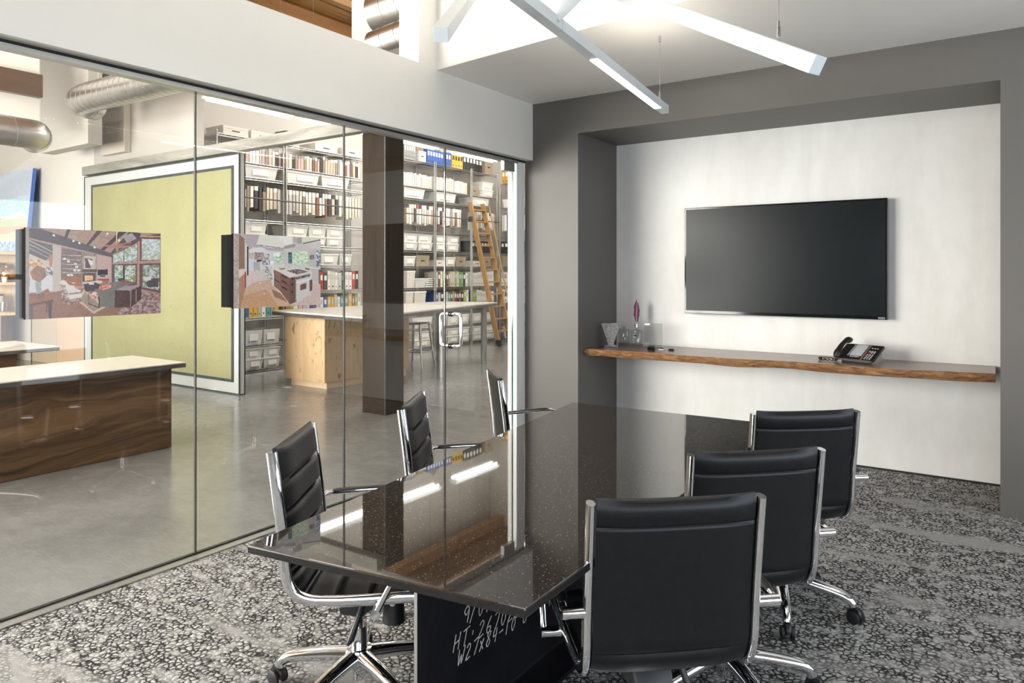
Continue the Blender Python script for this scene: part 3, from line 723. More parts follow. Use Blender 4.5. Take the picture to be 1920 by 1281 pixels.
pendant('level white light bar with a glowing strip, reaching towards the grey wall', pA, qA, sec=.049, cables=(LA-.12,), lit=(LA-1.27, LA-.17), joints=(.40,))
pJ = pA.lerp(qA, .385)
pendant('short white light bar branching upward from the level bar', pJ+Vector((0, 0, .015)), pJ+Vector((.26, .30, .42)), joints=(.25,))
pendant('white light bar slanting down at upper right, hung on one cable', (-.445, 2.24, 2.06), (-1.25, 2.57, 2.56), cables=(.17,), zc=5.6, joints=(.21,))
pendant('white light bar slanting down at the left, end face showing', (-1.68, 1.99, 2.315), (-2.15, 2.78, 2.83), joints=(.6,))

# ------------------------------------------------------------------ photo prints on the glass
def homog(src):
    A = []; b = []
    for (x, y), (u, v) in zip(src, [(0, 0), (1, 0), (1, 1), (0, 1)]):
        A += [[x, y, 1, 0, 0, 0, -u*x, -u*y], [0, 0, 0, x, y, 1, -v*x, -v*y]]; b += [u, v]
    h = np.linalg.solve(np.array(A, float), np.array(b, float)); return np.append(h, 1).reshape(3, 3)
def raster(w, h, quad, shapes, seed=0):
    Hm = homog(quad); Hi = np.linalg.inv(Hm); rng = np.random.default_rng(seed)
    uu, vv = np.meshgrid((np.arange(w)+.5)/w, (np.arange(h)+.5)/h)
    q = np.stack([uu, vv, np.ones_like(uu)], -1) @ Hi.T; X = q[..., 0]/q[..., 2]; Y = q[..., 1]/q[..., 2]
    img = np.zeros((h, w, 3))
    def smooth(n):
        a = rng.random((n, n)); yi = np.linspace(0, n-1.001, h); xi = np.linspace(0, n-1.001, w)
        y0 = yi.astype(int)[:, None]; x0 = xi.astype(int)[None]; fy = (yi % 1)[:, None]; fx = (xi % 1)[None]
        return a[y0, x0]*(1-fy)*(1-fx)+a[y0+1, x0]*fy*(1-fx)+a[y0, x0+1]*(1-fy)*fx+a[y0+1, x0+1]*fy*fx
    n1 = smooth(60)*.6+rng.random((h, w))*.4
    for sh_ in shapes:
        poly, col = sh_[0], np.array(sh_[1], float)/255
        amt = sh_[2] if len(sh_) > 2 else .06; col2 = np.array(sh_[3], float)/255 if len(sh_) > 3 else None
        if poly is None: m = np.ones((h, w), bool)
        elif len(poly) == 3 and not isinstance(poly[0], tuple): m = (X-poly[0])**2+(Y-poly[1])**2 < poly[2]**2
        else:
            m = np.zeros((h, w), bool); n = len(poly)
            for i in range(n):
                (xa, ya), (xb, yb) = poly[i], poly[(i+1) % n]
                c = ((ya > Y) != (yb > Y)) & (X < (xb-xa)*(Y-ya)/((yb-ya) if yb != ya else 1e-9)+xa); m ^= c
        v = col[None, None]*(1+amt*(n1-.5)[..., None]*2)
        if col2 is not None: k = np.clip((n1-.42)*9, 0, 1)[..., None]; v = col[None, None]*(1-k)+col2[None, None]*k
        img[m] = np.clip(v, 0, 1)[m]
    return img**.66
def print_mat(name, rough=.2):
    m = bpy.data.materials.new(name); m.use_nodes = True; nt = m.node_tree; b = nt.nodes['Principled BSDF']
    a = nt.nodes.new('ShaderNodeVertexColor'); a.layer_name = 'ink'; nt.links.new(a.outputs[0], b.inputs['Base Color']); b.inputs['Roughness'].default_value = rough
    return m
def print_mesh(name, img, P00, PU, PV, parent):   # flat printed face, one colour per cell
    h, w, _ = img.shape; P00 = np.array(P00, float); PU = np.array(PU, float); PV = np.array(PV, float)
    gu, gv = np.meshgrid(np.linspace(0, 1, w+1), np.linspace(0, 1, h+1))
    co = (P00+gu[..., None]*PU+gv[..., None]*PV).reshape(-1, 3)
    i = np.arange((h+1)*(w+1)).reshape(h+1, w+1)
    f = np.stack([i[:-1, :-1], i[1:, :-1], i[1:, 1:], i[:-1, 1:]], -1).reshape(-1, 4)
    me = bpy.data.meshes.new(name); me.from_pydata(co.tolist(), [], f.tolist())
    at = me.color_attributes.new('ink', 'FLOAT_COLOR', 'CORNER')
    lin = np.where(img <= .04045, img/12.92, ((img+.055)/1.055)**2.4)
    c = np.ones((h*w, 4, 4)); c[..., :3] = lin.reshape(-1, 1, 3); at.data.foreach_set('color', c.ravel())
    me.materials.append(M['print']); o = bpy.data.objects.new(name, me); return link(o, parent)
M['print'] = print_mat('gloss_print')
living = [(None, (168, 138, 124)),
 ([(165, 100), (1800, 165), (1500, 270), (1200, 430), (165, 235)], (158, 122, 104), .16),
 ([(200, 115), (340, 118), (1195, 412), (1195, 460), (200, 228)], (72, 64, 66), .1),
 ([(660, 122), (702, 124), (652, 250), (615, 244)], (62, 54, 54)), ([(1020, 138), (1085, 140), (912, 330), (880, 320)], (62, 52, 52)),
 ([(1290, 150), (1375, 155), (1105, 378), (1060, 370)], (58, 46, 48)), ([(1400, 158), (1545, 165), (1550, 262), (1490, 262), (1200, 425), (1190, 400)], (66, 52, 54)),
 ([(1330, 210), (1440, 165), (1500, 235), (1380, 290)], (150, 140, 138), .12),
 ([(165, 235), (490, 320), (490, 420), (400, 505), (165, 400)], (86, 80, 80)), ([(205, 300), (470, 430), (465, 436), (205, 312)], (170, 160, 155)), ([(205, 345), (440, 465), (435, 472), (205, 358)], (150, 140, 135)), ([(205, 255), (490, 395), (480, 402), (205, 268)], (185, 160, 140)),
 ([(205, 420), (405, 505), (490, 500), (490, 700), (205, 700)], (205, 185, 176)), ([(445, 440), (490, 430), (490, 580), (450, 580)], (176, 112, 82)),
 ([(205, 485), (365, 490), (365, 600), (205, 600)], (182, 104, 60), .25, (235, 205, 150)),
 ([(485, 312), (588, 332), (590, 860), (480, 885)], (192, 170, 155)),
 ([(415, 585), (490, 585), (490, 675), (415, 675)], (225, 220, 222), .2, (90, 80, 90)), ([(220, 682), (485, 682), (485, 870), (200, 890)], (214, 204, 206)),
 ([(590, 340), (840, 395), (840, 700), (590, 700)], (104, 86, 80), .3)] + \
 [([(600, y), (830, y+8), (830, y+18), (600, y+9)], (190, 160, 140)) for y in (430, 482, 540, 595, 640)] + \
 [([(x, y), (x+34, y+1), (x+34, y+26), (x, y+25)], (228, 222, 215)) for x, y in ((610, 470), (760, 565), (735, 605), (780, 610), (660, 500), (745, 530), (660, 665), (700, 660))] + [
 ([(588, 702), (838, 700), (838, 820), (760, 815), (590, 760)], (152, 78, 52), .1), ([(720, 765), (760, 765), (760, 780), (720, 780)], (220, 190, 150)),
 ([(835, 392), (1015, 425), (1020, 790), (835, 810)], (152, 130, 116), .25, (112, 92, 82)), ([(862, 442), (1002, 450), (1002, 602), (862, 602)], (196, 172, 152)),
 ([(872, 470), (960, 480), (975, 540), (940, 590), (882, 592)], (74, 48, 60)), ([(905, 475), (965, 505), (975, 545), (945, 575), (925, 530)], (236, 222, 218)),
 ([(840, 612), (1022, 612), (1022, 640), (840, 642)], (64, 46, 50)), ([(850, 655), (1005, 652), (1005, 748), (850, 755)], (52, 46, 56)), ([(874, 678), (972, 678), (972, 738), (874, 745)], (250, 140, 62), .2, (255, 200, 110)),
 ([(840, 765), (1080, 740), (1080, 770), (860, 800)], (222, 190, 176), .1),
 ([(1020, 440), (1200, 460), (1212, 740), (1020, 735)], (188, 148, 136), .06), ([(1028, 610), (1152, 606), (1152, 675), (1028, 678)], (24, 24, 30)), ([(1060, 680), (1120, 678), (1120, 695), (1060, 697)], (40, 30, 34)),
 ([(1030, 720), (1172, 722), (1172, 745), (1030, 742)], (170, 40, 44)), ([(1090, 745), (1165, 745), (1160, 780), (1090, 775)], (120, 90, 70)),
 ([(1200, 430), (1370, 340), (1540, 215), (1800, 165), (1803, 900), (1560, 850), (1200, 765)], (84, 58, 58)),
 ([(1216, 430), (1342, 372), (1342, 515), (1216, 524)], (218, 230, 238), .1, (150, 165, 130)), ([(1352, 368), (1506, 285), (1506, 505), (1352, 516)], (222, 232, 240), .1, (140, 150, 120)), ([(1560, 235), (1788, 245), (1788, 488), (1560, 495)], (228, 236, 246), .1, (158, 165, 135)),
 ([(1236, 560), (1342, 560), (1342, 742), (1236, 760)], (206, 220, 214), .1, (96, 120, 70)), ([(1355, 560), (1492, 560), (1492, 765), (1355, 742)], (214, 222, 214), .1, (110, 120, 70)), ([(1575, 556), (1780, 550), (1780, 862), (1575, 822)], (196, 204, 206), .1, (96, 104, 80)),
 ([(1510, 270), (1538, 265), (1538, 850), (1510, 830)], (176, 126, 114)), ([(1205, 526), (1795, 492), (1795, 530), (1205, 546)], (170, 124, 112)), ([(1540, 200), (1795, 205), (1795, 216), (1540, 214)], (214, 150, 120)), ([(1335, 560), (1357, 560), (1357, 745), (1335, 745)], (50, 40, 42)),
 ([(1620, 770), (1690, 715), (1780, 715), (1765, 825), (1640, 822)], (58, 52, 60)), ([(1590, 700), (1680, 695), (1680, 740), (1590, 745)], (210, 205, 200)), ([(1270, 720), (1335, 712), (1330, 760), (1280, 760)], (44, 52, 52)),
 ([(480, 885), (850, 835), (1100, 775), (1560, 865), (1806, 905), (1806, 1148), (155, 1222), (155, 900)], (128, 82, 64), .16),
 ([(1560, 870), (1806, 920), (1806, 1140), (1250, 1160)], (96, 62, 56), .3, (170, 140, 140)),
 ([(775, 985), (860, 850), (900, 870), (1145, 1060), (985, 1148)], (196, 160, 124)), ([(815, 978), (880, 880), (1085, 1062), (980, 1118)], (112, 92, 82), .3, (150, 120, 96)),
 ([(590, 890), (690, 960), (850, 940), (846, 990), (690, 1045), (600, 1000)], (84, 54, 48), .3, (170, 130, 110)),
 ([(575, 760), (600, 735), (640, 745), (690, 800), (750, 800), (755, 835), (820, 860), (842, 900), (838, 945), (700, 968), (640, 940), (590, 880)], (222, 208, 198), .05), ([(665, 900), (840, 880), (842, 895), (700, 915)], (130, 90, 70)), ([(575, 790), (640, 800), (690, 960), (600, 930)], (120, 86, 72), .3, (205, 185, 170)),
 ([(860, 785), (1000, 765), (1060, 790), (1040, 860), (880, 880)], (44, 34, 38)), ([(920, 775), (985, 768), (985, 790), (925, 796)], (205, 200, 205)),
 ([(1160, 770), (1320, 745), (1400, 770), (1200, 800)], (96, 90, 92)), ([(985, 850), (1060, 840), (1400, 762), (1465, 765), (1460, 800), (1245, 880), (1245, 1070), (1060, 1062), (1045, 910)], (92, 88, 78), .12),
 ([(1045, 820), (1130, 792), (1200, 800), (1190, 830), (1090, 862), (1045, 850)], (196, 58, 54), .2, (230, 150, 130)), ([(1310, 765), (1350, 740), (1390, 760), (1340, 782)], (150, 50, 40)), ([(1390, 800), (1450, 770), (1480, 780), (1440, 812)], (130, 40, 66)),
 ([(915, 890), (925, 890), (925, 1030), (915, 1030)], (30, 24, 26)), ([(1045, 940), (1055, 940), (1055, 1080), (1045, 1080)], (30, 24, 26)), ([(925, 1020), (1050, 1070), (1050, 1080), (925, 1030)], (30, 24, 26)), ([(945, 910), (990, 870), (1035, 905), (1030, 970), (960, 965)], (180, 50, 54), .3, (226, 200, 196)),
 ([(1240, 862), (1430, 862), (1560, 805), (1560, 965), (1440, 1072), (1240, 1074)], (58, 38, 36), .2), ([(1242, 858), (1375, 805), (1545, 798), (1430, 866)], (136, 128, 134)), ([(1425, 862), (1440, 862), (1440, 1070), (1425, 1070)], (120, 90, 84)), ([(1495, 850), (1505, 845), (1505, 1000), (1495, 1005)], (130, 110, 106)),
 ([(165, 985), (430, 838), (496, 970), (180, 1038)], (142, 80, 54), .1), ([(170, 1035), (495, 972), (490, 1000), (190, 1062)], (84, 52, 44)), ([(432, 985), (482, 975), (472, 1205), (438, 1206)], (60, 46, 50)), ([(195, 1050), (255, 1040), (250, 1210), (200, 1212)], (84, 66, 64)), ([(405, 1000), (425, 1000), (420, 1130), (405, 1130)], (70, 52, 50)),
 ([(275, 755), (352, 755), (345, 905), (292, 912)], (146, 150, 142), .15), ([(215, 640), (300, 560), (400, 600), (412, 690), (335, 765), (245, 730)], (176, 96, 62), .2, (96, 92, 78)), ([(300, 900), (390, 900), (390, 950), (300, 960)], (110, 72, 60)),
 ([(1250, 148), (1264, 148), (1262, 290), (1252, 290)], (226, 196, 160)), ([(1232, 280), (1280, 280), (1280, 385), (1250, 395)], (170, 110, 92)), ([(1090, 312), (1240, 320), (1480, 318), (1480, 334), (1260, 352), (1090, 326)], (160, 108, 92)), ([(1280, 300), (1430, 272), (1435, 285), (1285, 325)], (150, 96, 84)),
 ([(165, 100), (205, 103), (205, 1218), (160, 1220)], (150, 132, 122), .1)] + [((x, y, 13), (255, 248, 235)) for x, y in ((500, 200), (735, 266), (806, 290), (988, 342), (1145, 177), (1287, 256))]
kitchen = [(None, (206, 202, 200)),
 ([(135, 85), (520, 90), (470, 250), (640, 290), (880, 290), (880, 340), (340, 320), (300, 140)], (168, 152, 160), .05), ([(520, 95), (1440, 130), (1440, 190), (880, 290), (470, 250)], (228, 226, 208), .03), ([(760, 105), (1010, 110), (1005, 220), (890, 250)], (240, 240, 236)), ([(470, 245), (880, 290), (880, 300), (470, 256)], (120, 100, 100)),
 ([(360, 335), (420, 285), (560, 285), (690, 360), (690, 480), (360, 480)], (220, 214, 214)), ([(445, 362), (578, 362), (575, 470), (448, 470)], (112, 84, 80), .3, (170, 145, 140)), ([(360, 360), (440, 365), (440, 460), (360, 455)], (190, 168, 160), .2), ([(578, 376), (665, 374), (665, 462), (578, 462)], (205, 200, 198), .2, (120, 100, 96)), ([(480, 472), (545, 472), (545, 500), (480, 500)], (40, 30, 34)),
 ([(690, 385), (880, 330), (880, 500), (690, 500)], (196, 206, 206)), ([(745, 350), (870, 340), (868, 500), (760, 500)], (120, 176, 96), .2, (220, 236, 220)), ([(720, 362), (760, 360), (760, 412), (720, 415)], (250, 250, 250)), ([(766, 355), (815, 353), (815, 414), (766, 416)], (255, 255, 255)),
 ([(870, 330), (940, 330), (940, 560), (870, 540)], (196, 190, 188)), ([(945, 350), (1000, 350), (1000, 520), (945, 520)], (70, 110, 120), .3, (40, 50, 60)), ([(1005, 345), (1250, 335), (1250, 545), (1000, 525)], (150, 200, 120), .2, (238, 250, 232)),
 ([(1250, 300), (1440, 290), (1440, 590), (1250, 545)], (190, 182, 180)), ([(1266, 390), (1338, 388), (1338, 450), (1266, 456)], (60, 70, 80), .3, (150, 120, 110)), ([(1370, 330), (1436, 310), (1436, 560), (1370, 540)], (225, 235, 245), .1, (70, 80, 110)),
 ([(1010, 120), (1150, 130), (1150, 225), (1010, 205)], (176, 164, 162), .05), ([(1080, 125), (1152, 130), (1152, 230), (1080, 220)], (150, 138, 138)), ([(880, 265), (1050, 210), (1290, 265), (1285, 315), (1060, 335), (880, 305)], (200, 190, 186)), ([(880, 265), (1050, 225), (1050, 270), (885, 305)], (150, 132, 126)), ([(1160, 210), (1440, 150), (1440, 170), (1160, 235)], (110, 96, 92)),
 ([(430, 500), (525, 495), (525, 615), (430, 615)], (166, 156, 150)), ([(525, 490), (565, 490), (560, 600), (525, 610)], (206, 218, 230)), ([(360, 500), (430, 505), (430, 600), (360, 600)], (190, 208, 226)), ([(545, 475), (680, 470), (700, 530), (560, 545)], (216, 218, 222), .15, (90, 90, 96)), ([(670, 480), (725, 475), (725, 545), (670, 540)], (245, 245, 248)),
 ([(340, 640), (600, 610), (720, 850), (980, 1120), (1440, 1100), (1440, 1130), (140, 1185), (230, 1100)], (196, 152, 122), .1), ([(345, 645), (620, 610), (640, 760), (420, 800), (300, 900)], (206, 186, 180), .08), ([(700, 900), (830, 950), (930, 1080), (740, 1010)], (132, 84, 58), .12), ([(1300, 780), (1440, 830), (1440, 1125), (1040, 1130), (1280, 960)], (206, 172, 164), .1), ([(240, 1000), (620, 900), (800, 1140), (200, 1182)], (188, 130, 92), .12),
 ((530, 803, 9), (255, 250, 240)), ((588, 962, 9), (255, 246, 232)),
 ([(580, 548), (900, 525), (1010, 560), (1310, 625), (1290, 660), (970, 725), (720, 600)], (222, 210, 204), .03), ([(800, 590), (895, 580), (890, 605), (820, 608)], (140, 110, 96)), ([(895, 525), (1005, 530), (1005, 595), (895, 590)], (208, 198, 192)), ([(915, 622), (1090, 598), (1255, 632), (1080, 680)], (52, 42, 40), .3, (130, 112, 104)),
 ([(600, 560), (640, 570), (720, 720), (720, 830), (640, 730), (600, 750)], (224, 218, 214), .2, (120, 110, 110)), ([(712, 550), (726, 550), (726, 850), (712, 850)], (236, 232, 230)),
 ([(728, 612), (830, 650), (830, 930), (735, 855)], (112, 78, 68), .06), ([(832, 655), (970, 728), (970, 1115), (832, 935)], (102, 68, 58), .06), ([(970, 728), (1050, 712), (1050, 1090), (970, 1118)], (84, 56, 50)), ([(832, 770), (970, 850), (970, 856), (832, 776)], (50, 32, 28)), ([(832, 840), (970, 912), (970, 918), (832, 846)], (50, 32, 28)), ([(735, 745), (830, 800), (830, 806), (735, 751)], (50, 32, 28))] + \
 [
 ([(845, 688), (925, 728), (925, 742), (845, 702)], (26, 18, 18)), ([(852, 760), (925, 800), (925, 814), (852, 775)], (26, 18, 18)), ([(852, 850), (925, 905), (925, 920), (852, 866)], (26, 18, 18)), ([(748, 750), (800, 782), (800, 796), (748, 764)], (26, 18, 18)), ((1008, 742, 12), (22, 14, 14)), ((1008, 826, 12), (22, 14, 14)), ((1008, 935, 12), (22, 14, 14)),
 ([(1050, 690), (1275, 640), (1280, 740), (1265, 975), (1055, 1085)], (208, 200, 198), .03), ([(1062, 715), (1270, 668), (1272, 705), (1064, 755)], (120, 104, 100), .4, (60, 40, 44)), ([(1065, 790), (1285, 735), (1288, 752), (1068, 815)], (238, 234, 232)), ([(1128, 830), (1215, 800), (1215, 885), (1128, 915)], (92, 54, 44)), ([(1050, 712), (1065, 712), (1068, 1085), (1050, 1090)], (120, 110, 108)), ([(1265, 760), (1305, 745), (1305, 910), (1265, 930)], (80, 54, 50)),
 ([(1200, 560), (1440, 590), (1440, 600), (1200, 590)], (226, 222, 220)), ([(1200, 575), (1270, 590), (1260, 615), (1200, 600)], (110, 80, 72)), ([(1270, 585), (1405, 600), (1405, 805), (1305, 765), (1300, 640)], (190, 180, 176)), ([(1405, 600), (1435, 600), (1435, 830), (1405, 810)], (110, 76, 66)), ((1385, 540, 20), (70, 110, 96)),
 ([(135, 85), (215, 92), (215, 1180), (140, 1185)], (182, 172, 166), .15, (150, 130, 120)), ([(215, 100), (300, 160), (300, 600), (215, 610)], (122, 84, 70), .06), ([(215, 610), (300, 600), (295, 680), (220, 740)], (220, 190, 170)), ([(220, 740), (300, 670), (325, 640), (325, 850), (240, 1160), (222, 1170)], (160, 104, 80), .1), ([(300, 190), (335, 260), (335, 640), (305, 640)], (200, 196, 196)), ([(336, 275), (357, 280), (357, 695), (336, 700)], (40, 26, 28)), ([(300, 640), (325, 650), (320, 870), (300, 890)], (128, 52, 40))]
def photo_panel(label, y0, y1, z0, z1, shapes, quad, w, h):
    t = thing('photo_print', label, 'print', (GX, (y0+y1)/2, z0), 0, 'photo panels mounted on the glass')
    hy = (y1-y0)/2
    obj('board', bx(.0065, .024, -hy, hy, 0, z1-z0), 'matteblack', t)
    print_mesh('printed_photo', raster(w, h, quad, shapes, len(label)), (.0245, -hy, z1-z0), (0, 2*hy, 0), (0, 0, -(z1-z0)), t)
    obj('backing', bx(-.105, -.0065, -hy+.012, hy-.02, .004, z1-z0-.004), 'matteblack', t)
photo_panel('photo print of a timber-ceilinged living room, mounted on the left glass pane', 1.315, 1.90, 1.252, 1.641, living, [(163, 105), (1790, 172), (1803, 1143), (160, 1218)], 264, 176)
photo_panel('photo print of a kitchen with a steel range, mounted between the pinboard and column', 2.301, 2.892, 1.257, 1.66, kitchen, [(135, 88), (1432, 132), (1432, 1122), (142, 1180)], 200, 136)

# ------------------------------------------------------------------ hall beyond the glass
col = thing('timber_column', 'tall dark brown timber column beyond the glass', 'column', (-5.30, 5.372, 0))
obj('shaft', bx(-.180, .145, -.137, .137, 0, 3.03, bev=.002, seg=1), 'column', col)
for dx in (.1475, ): obj('corner_strip', bx(.139, .150, -.142, -.131, 0, 3.03), 'darkrail', col)
tag(obj('timber_beam', bx(-11.2, -5.12, 5.085, 5.205, 2.885, 3.012, bev=.008), 'roughbeam'), 'rough weathered timber beam above the sliding pinboard', 'beam')
pb = thing('sliding_pinboard', 'huge sliding pinboard panel with olive green fabric in a white frame', 'pinboard', (-9.3, 5.12, 0))
X0, X1 = -11.2+9.3, -7.417+9.3
fr = prism([(X0, .012), (X1, .012), (X1, 2.86), (X0, 2.86)], 'Y', .004, .073); obj('core', fr, 'pinframe', pb)
bi = [(-10.972+9.3), (-7.532+9.3), .145, 2.728]
def ring(name, a, b, c, d, w, y0, y1, m):
    obj(name, bx(a, b, y0, y1, c, c+w), m, pb); obj(name, bx(a, b, y0, y1, d-w, d), m, pb)
    obj(name, bx(a, a+w, y0, y1, c+w, d-w), m, pb); obj(name, bx(b-w, b, y0, y1, c+w, d-w), m, pb)
obj('fabric', bx(bi[0]+.03, bi[1]-.03, -.004, .006, bi[2]+.03, bi[3]-.03), 'pinfabric', pb)
ring('inner_trim', bi[0], bi[1], bi[2], bi[3], .034, -.010, .004, 'pintrim')
ring('outer_trim', X0, X1, .0, 2.868, .016, -.003, .012, 'pintrim')
ring('outer_trim', X0, X1, .0, 2.868, .016, .064, .079, 'pintrim')
obj('seam', bx(-.52, -.517, -.0046, -.004, bi[2]+.04, bi[3]-.04), 'acgrille', pb)
for xx in (-.02, .42): sb = B(); sweep(sb, [(xx, -.004, 1.02), (xx, -.009, 1.02)], .012, side=(1, 0, 0), n=12); obj('fastener', sb, 'alu', pb)

def desk(label, x0, x1, y0, y1, z, body, bx0, bx1, by1):
    t = thing('reception_desk', label, 'desk', ((x0+x1)/2, y0, 0)); ox = (x0+x1)/2
    obj('desk_top', bx(x0-ox, x1-ox, 0, y1-y0, z-.010, z, bev=.002, seg=1), 'quartz', t)
    obj('edge_band', bx(x0-ox+.001, x1-ox-.001, .001, y1-y0-.001, z-.042, z-.010), 'darkedge', t)
    obj('front_panel', bx(bx1-ox-.03, bx1-ox, .1, by1-y0, 0.004, z-.042), body, t)
    obj('side_panel', bx(bx0-ox, bx1-ox-.03, by1-y0-.03, by1-y0, 0.004, z-.042), body, t)
    obj('rear_panel', bx(bx0-ox, bx0-ox+.03, .1, by1-y0-.03, 0.004, z-.042), body, t)
desk('walnut reception desk with a cream top, nearest the glass', -6.45, -5.60, .3, 3.36, .705, 'walnut', -6.40, -5.68, 3.28)
desk('dark veneer desk with a cream top, behind the walnut desk', -8.90, -7.86, .3, 3.36, .705, 'walnut2', -8.8, -7.98, 3.02)

# bookcase, painting, ornaments at the far left
bc = thing('bookcase', 'pale wooden bookcase at the far left of the hall', 'bookcase', (-14.2, 4.95, 0))
obj('back_panel', bx(-1.0, 1.0, .24, .26, 0, 1.74), 'acbox', bc)
for z in (.76, 1.25, 1.74): obj('shelf_board', bx(-1.0, 1.02, -.22, .24, z, z+.045, bev=.003, seg=1), 'ply', bc)
for x in (-.98, .30): obj('side_board', bx(x, x+.03, -.2, .24, .02, 1.74), 'ply', bc)
obj('base_panel', bx(-1.0, 1.02, -.2, -.18, .02, .76), 'bag', bc)
pt = thing('painting', 'abstract blue and green landscape canvas leaning above the bookcase', 'painting', (-13.85, 5.0, 1.786))
pt.rotation_euler = (math.radians(-5), 0, 0)
obj('canvas', bx(-.95, .95, .0, .055, 0, 1.36), 'c_blue', pt)
land = [(None, (150, 172, 196), .06), ([(0, 0), (1, 0), (1, .32), (0, .36)], (140, 156, 178), .06), ([(0, .32), (1, .36), (1, .55), (0, .55)], (110, 168, 206), .1, (150, 190, 214)),
        ([(.1, .56), (.6, .55), (.86, .50), (.9, .58), (.4, .60)], (240, 242, 240)), ([(0, .58), (.3, .55), (.7, .6), (1, .58), (1, .70), (0, .70)], (160, 166, 106), .1, (140, 160, 120)),
        ([(0, .69), (1, .68), (1, .75), (.6, .77), (.3, .80), (0, .78)], (206, 132, 100), .08), ([(0, .78), (.3, .80), (.7, .76), (1, .73), (1, .88), (0, .88)], (208, 204, 128), .1, (214, 190, 140)),
        ([(0, .88), (1, .86), (1, 1), (0, 1)], (140, 176, 206), .1, (90, 110, 200))]
print_mesh('painted_face', raster(60, 44, [(0, 0), (1, 0), (1, 1), (0, 1)], land, 5), (-.95, -.0008, 1.36), (1.9, 0, 0), (0, 0, -1.36), pt)
for i, (x, s, lb) in enumerate(((-13.42, 1., 'round bronze vase on the middle bookcase shelf, nearest the photo print'), (-13.74, 1.15, 'large round bronze vase on the middle bookcase shelf, left of another'))):
    v = thing('bronze_vase', lb, 'vase', (x, 4.95, 1.295), 0, 'bronze vases')
    obj('bowl', lathe([(0, 0), (.06*s, .0), (.13*s, .07*s), (.15*s, .15*s), (.12*s, .22*s), (.07*s, .25*s)], 24), 'gold', v, 60)
    obj('rim', lathe([(.07*s, .25*s), (.085*s, .275*s), (.08*s, .278*s), (.062*s, .25*s), (.05*s, .2*s), (0, .2*s)], 24), 'gold', v, 60)
v = thing('ceramic_cup', 'small cream cup at the right end of the middle bookcase shelf', 'cup', (-13.26, 4.85, 1.295))
obj('cup_body', lathe([(0, 0), (.03, 0), (.045, .09), (.041, .09), (.028, .01), (0, .01)], 18), 'creamcup', v, 60)
hb = B(); sweep(hb, spline([(.038, 0, .075), (.065, 0, .07), (.065, 0, .035), (.034, 0, .03)], 5), .006, n=8, side=(0, 1, 0)); obj('cup_handle', hb, 'creamcup', v, 60)
v = thing('glass_tumbler', 'patterned glass tumbler on the lowest bookcase shelf', 'glass', (-13.40, 4.85, .805))
obj('tumbler', lathe([(0, 0), (.075, 0), (.09, .16), (.083, .16), (.07, .012), (0, .012)], 20), 'crystal', v, 60)
obj('coaster', lathe([(0, -.0), (.12, -.0), (.12, .01), (0, .01)], 24), 'ply', v)
v = thing('storage_jar', 'dark metal canister on the lowest bookcase shelf', 'canister', (-13.72, 4.9, .805))
obj('can_body', lathe([(0, 0), (.10, 0), (.10, .26), (0, .26)], 24), 'steel', v, 40); obj('can_lid', lathe([(.105, .26), (.105, .29), (0, .30)], 24), 'black', v, 40)
struct('wall_panel', bx(-13.18, -12.32, 5.215, 5.258, 0.0, 1.5), 'bag', 'tan wall panel behind the desks')
struct('wall_panel', bx(-12.31, -11.25, 5.215, 5.258, 0.0, 1.5), 'peach', 'peach wall panel beside the pinboard')

# ducts and plant at high level
def spiral_duct(label, path, r, cat='duct', seams=14, m='duct', hang=(.3, .75)):
    t = thing('spiral_duct', label, cat, path[0], 0, 'galvanised spiral ducts')
    P = [Vector(p)-Vector(path[0]) for p in path]; Q = spline([tuple(p) for p in P], 10)
    b = B(); sweep(b, Q, r, side=(0, 0, 1), n=28); obj('duct_tube', b, m, t, 60)
    R2, Ln = resample(Q, 200); proto = None
    for i in range(1, seams):
        k = int(199*i/seams); tt = (R2[min(199, k+1)]-R2[k-1]).normalized()
        if proto is None:
            sb = B(); n = 28
            sweep(sb, [(0, 0, -.0035), (0, 0, -.0015), (0, 0, .0015), (0, 0, .0035)], [r+.0005, r+.003, r+.003, r+.0005], n=n, side=(1, 0, 0), cap=False); proto = o = obj('seam_ring', sb, 'ductseam', t, 60)
        else: o = share(proto, t)
        o.location = R2[k]; o.rotation_mode = 'QUATERNION'; o.rotation_quaternion = (tt+Vector((0, .0, .10))).to_track_quat('Z', 'Y')
    for k in hang:
        p = R2[int(199*k)]; hb = B(); sweep(hb, [p+Vector((0, 0, r-.01)), Vector((p.x, p.y, 5.655-path[0][2]))], .006, n=6); obj('hanger_rod', hb, 'steel', t)
    return t
spiral_duct('long shiny spiral duct running across above the pinboard', [(-6.6, 4.3, 3.56), (-7.6, 4.3, 3.58), (-8.6, 4.3, 3.60), (-9.35, 4.3, 3.61), (-9.62, 4.38, 3.61), (-9.72, 4.58, 3.61)], .178, seams=26)
spiral_duct('large spiral duct at the far upper left behind the glass', [(-9.0, -2.4, 3.01), (-9.0, .5, 3.01), (-9.0, 2.5, 3.01), (-9.0, 3.45, 3.01), (-9.08, 3.62, 3.01), (-9.3, 3.70, 3.01)], .165, seams=24)
spiral_duct('thick foil duct seen through the high opening', [(-5.95, 5.95, 4.44), (-5.4, 5.95, 4.47), (-4.6, 5.95, 4.5), (-3.9, 5.95, 4.52)], .25, seams=9)
spiral_duct('lower foil duct seen through the high opening', [(-5.66, 5.6, 3.93), (-5.2, 5.6, 3.97), (-4.4, 5.6, 4.0), (-3.75, 5.6, 4.02)], .165, seams=9)
ac = thing('ventilation_unit', 'beige wall ventilation unit with a louvred grille under the duct', 'ventilator', (-10.465, 5.24, 3.15))
obj('cabinet', bx(-.335, .335, -.08, .018, 0, .80, bev=.01), 'acbox', ac)
obj('grille_back', bx(-.27, .29, -.082, -.08, .15, .74), 'acgrille', ac)
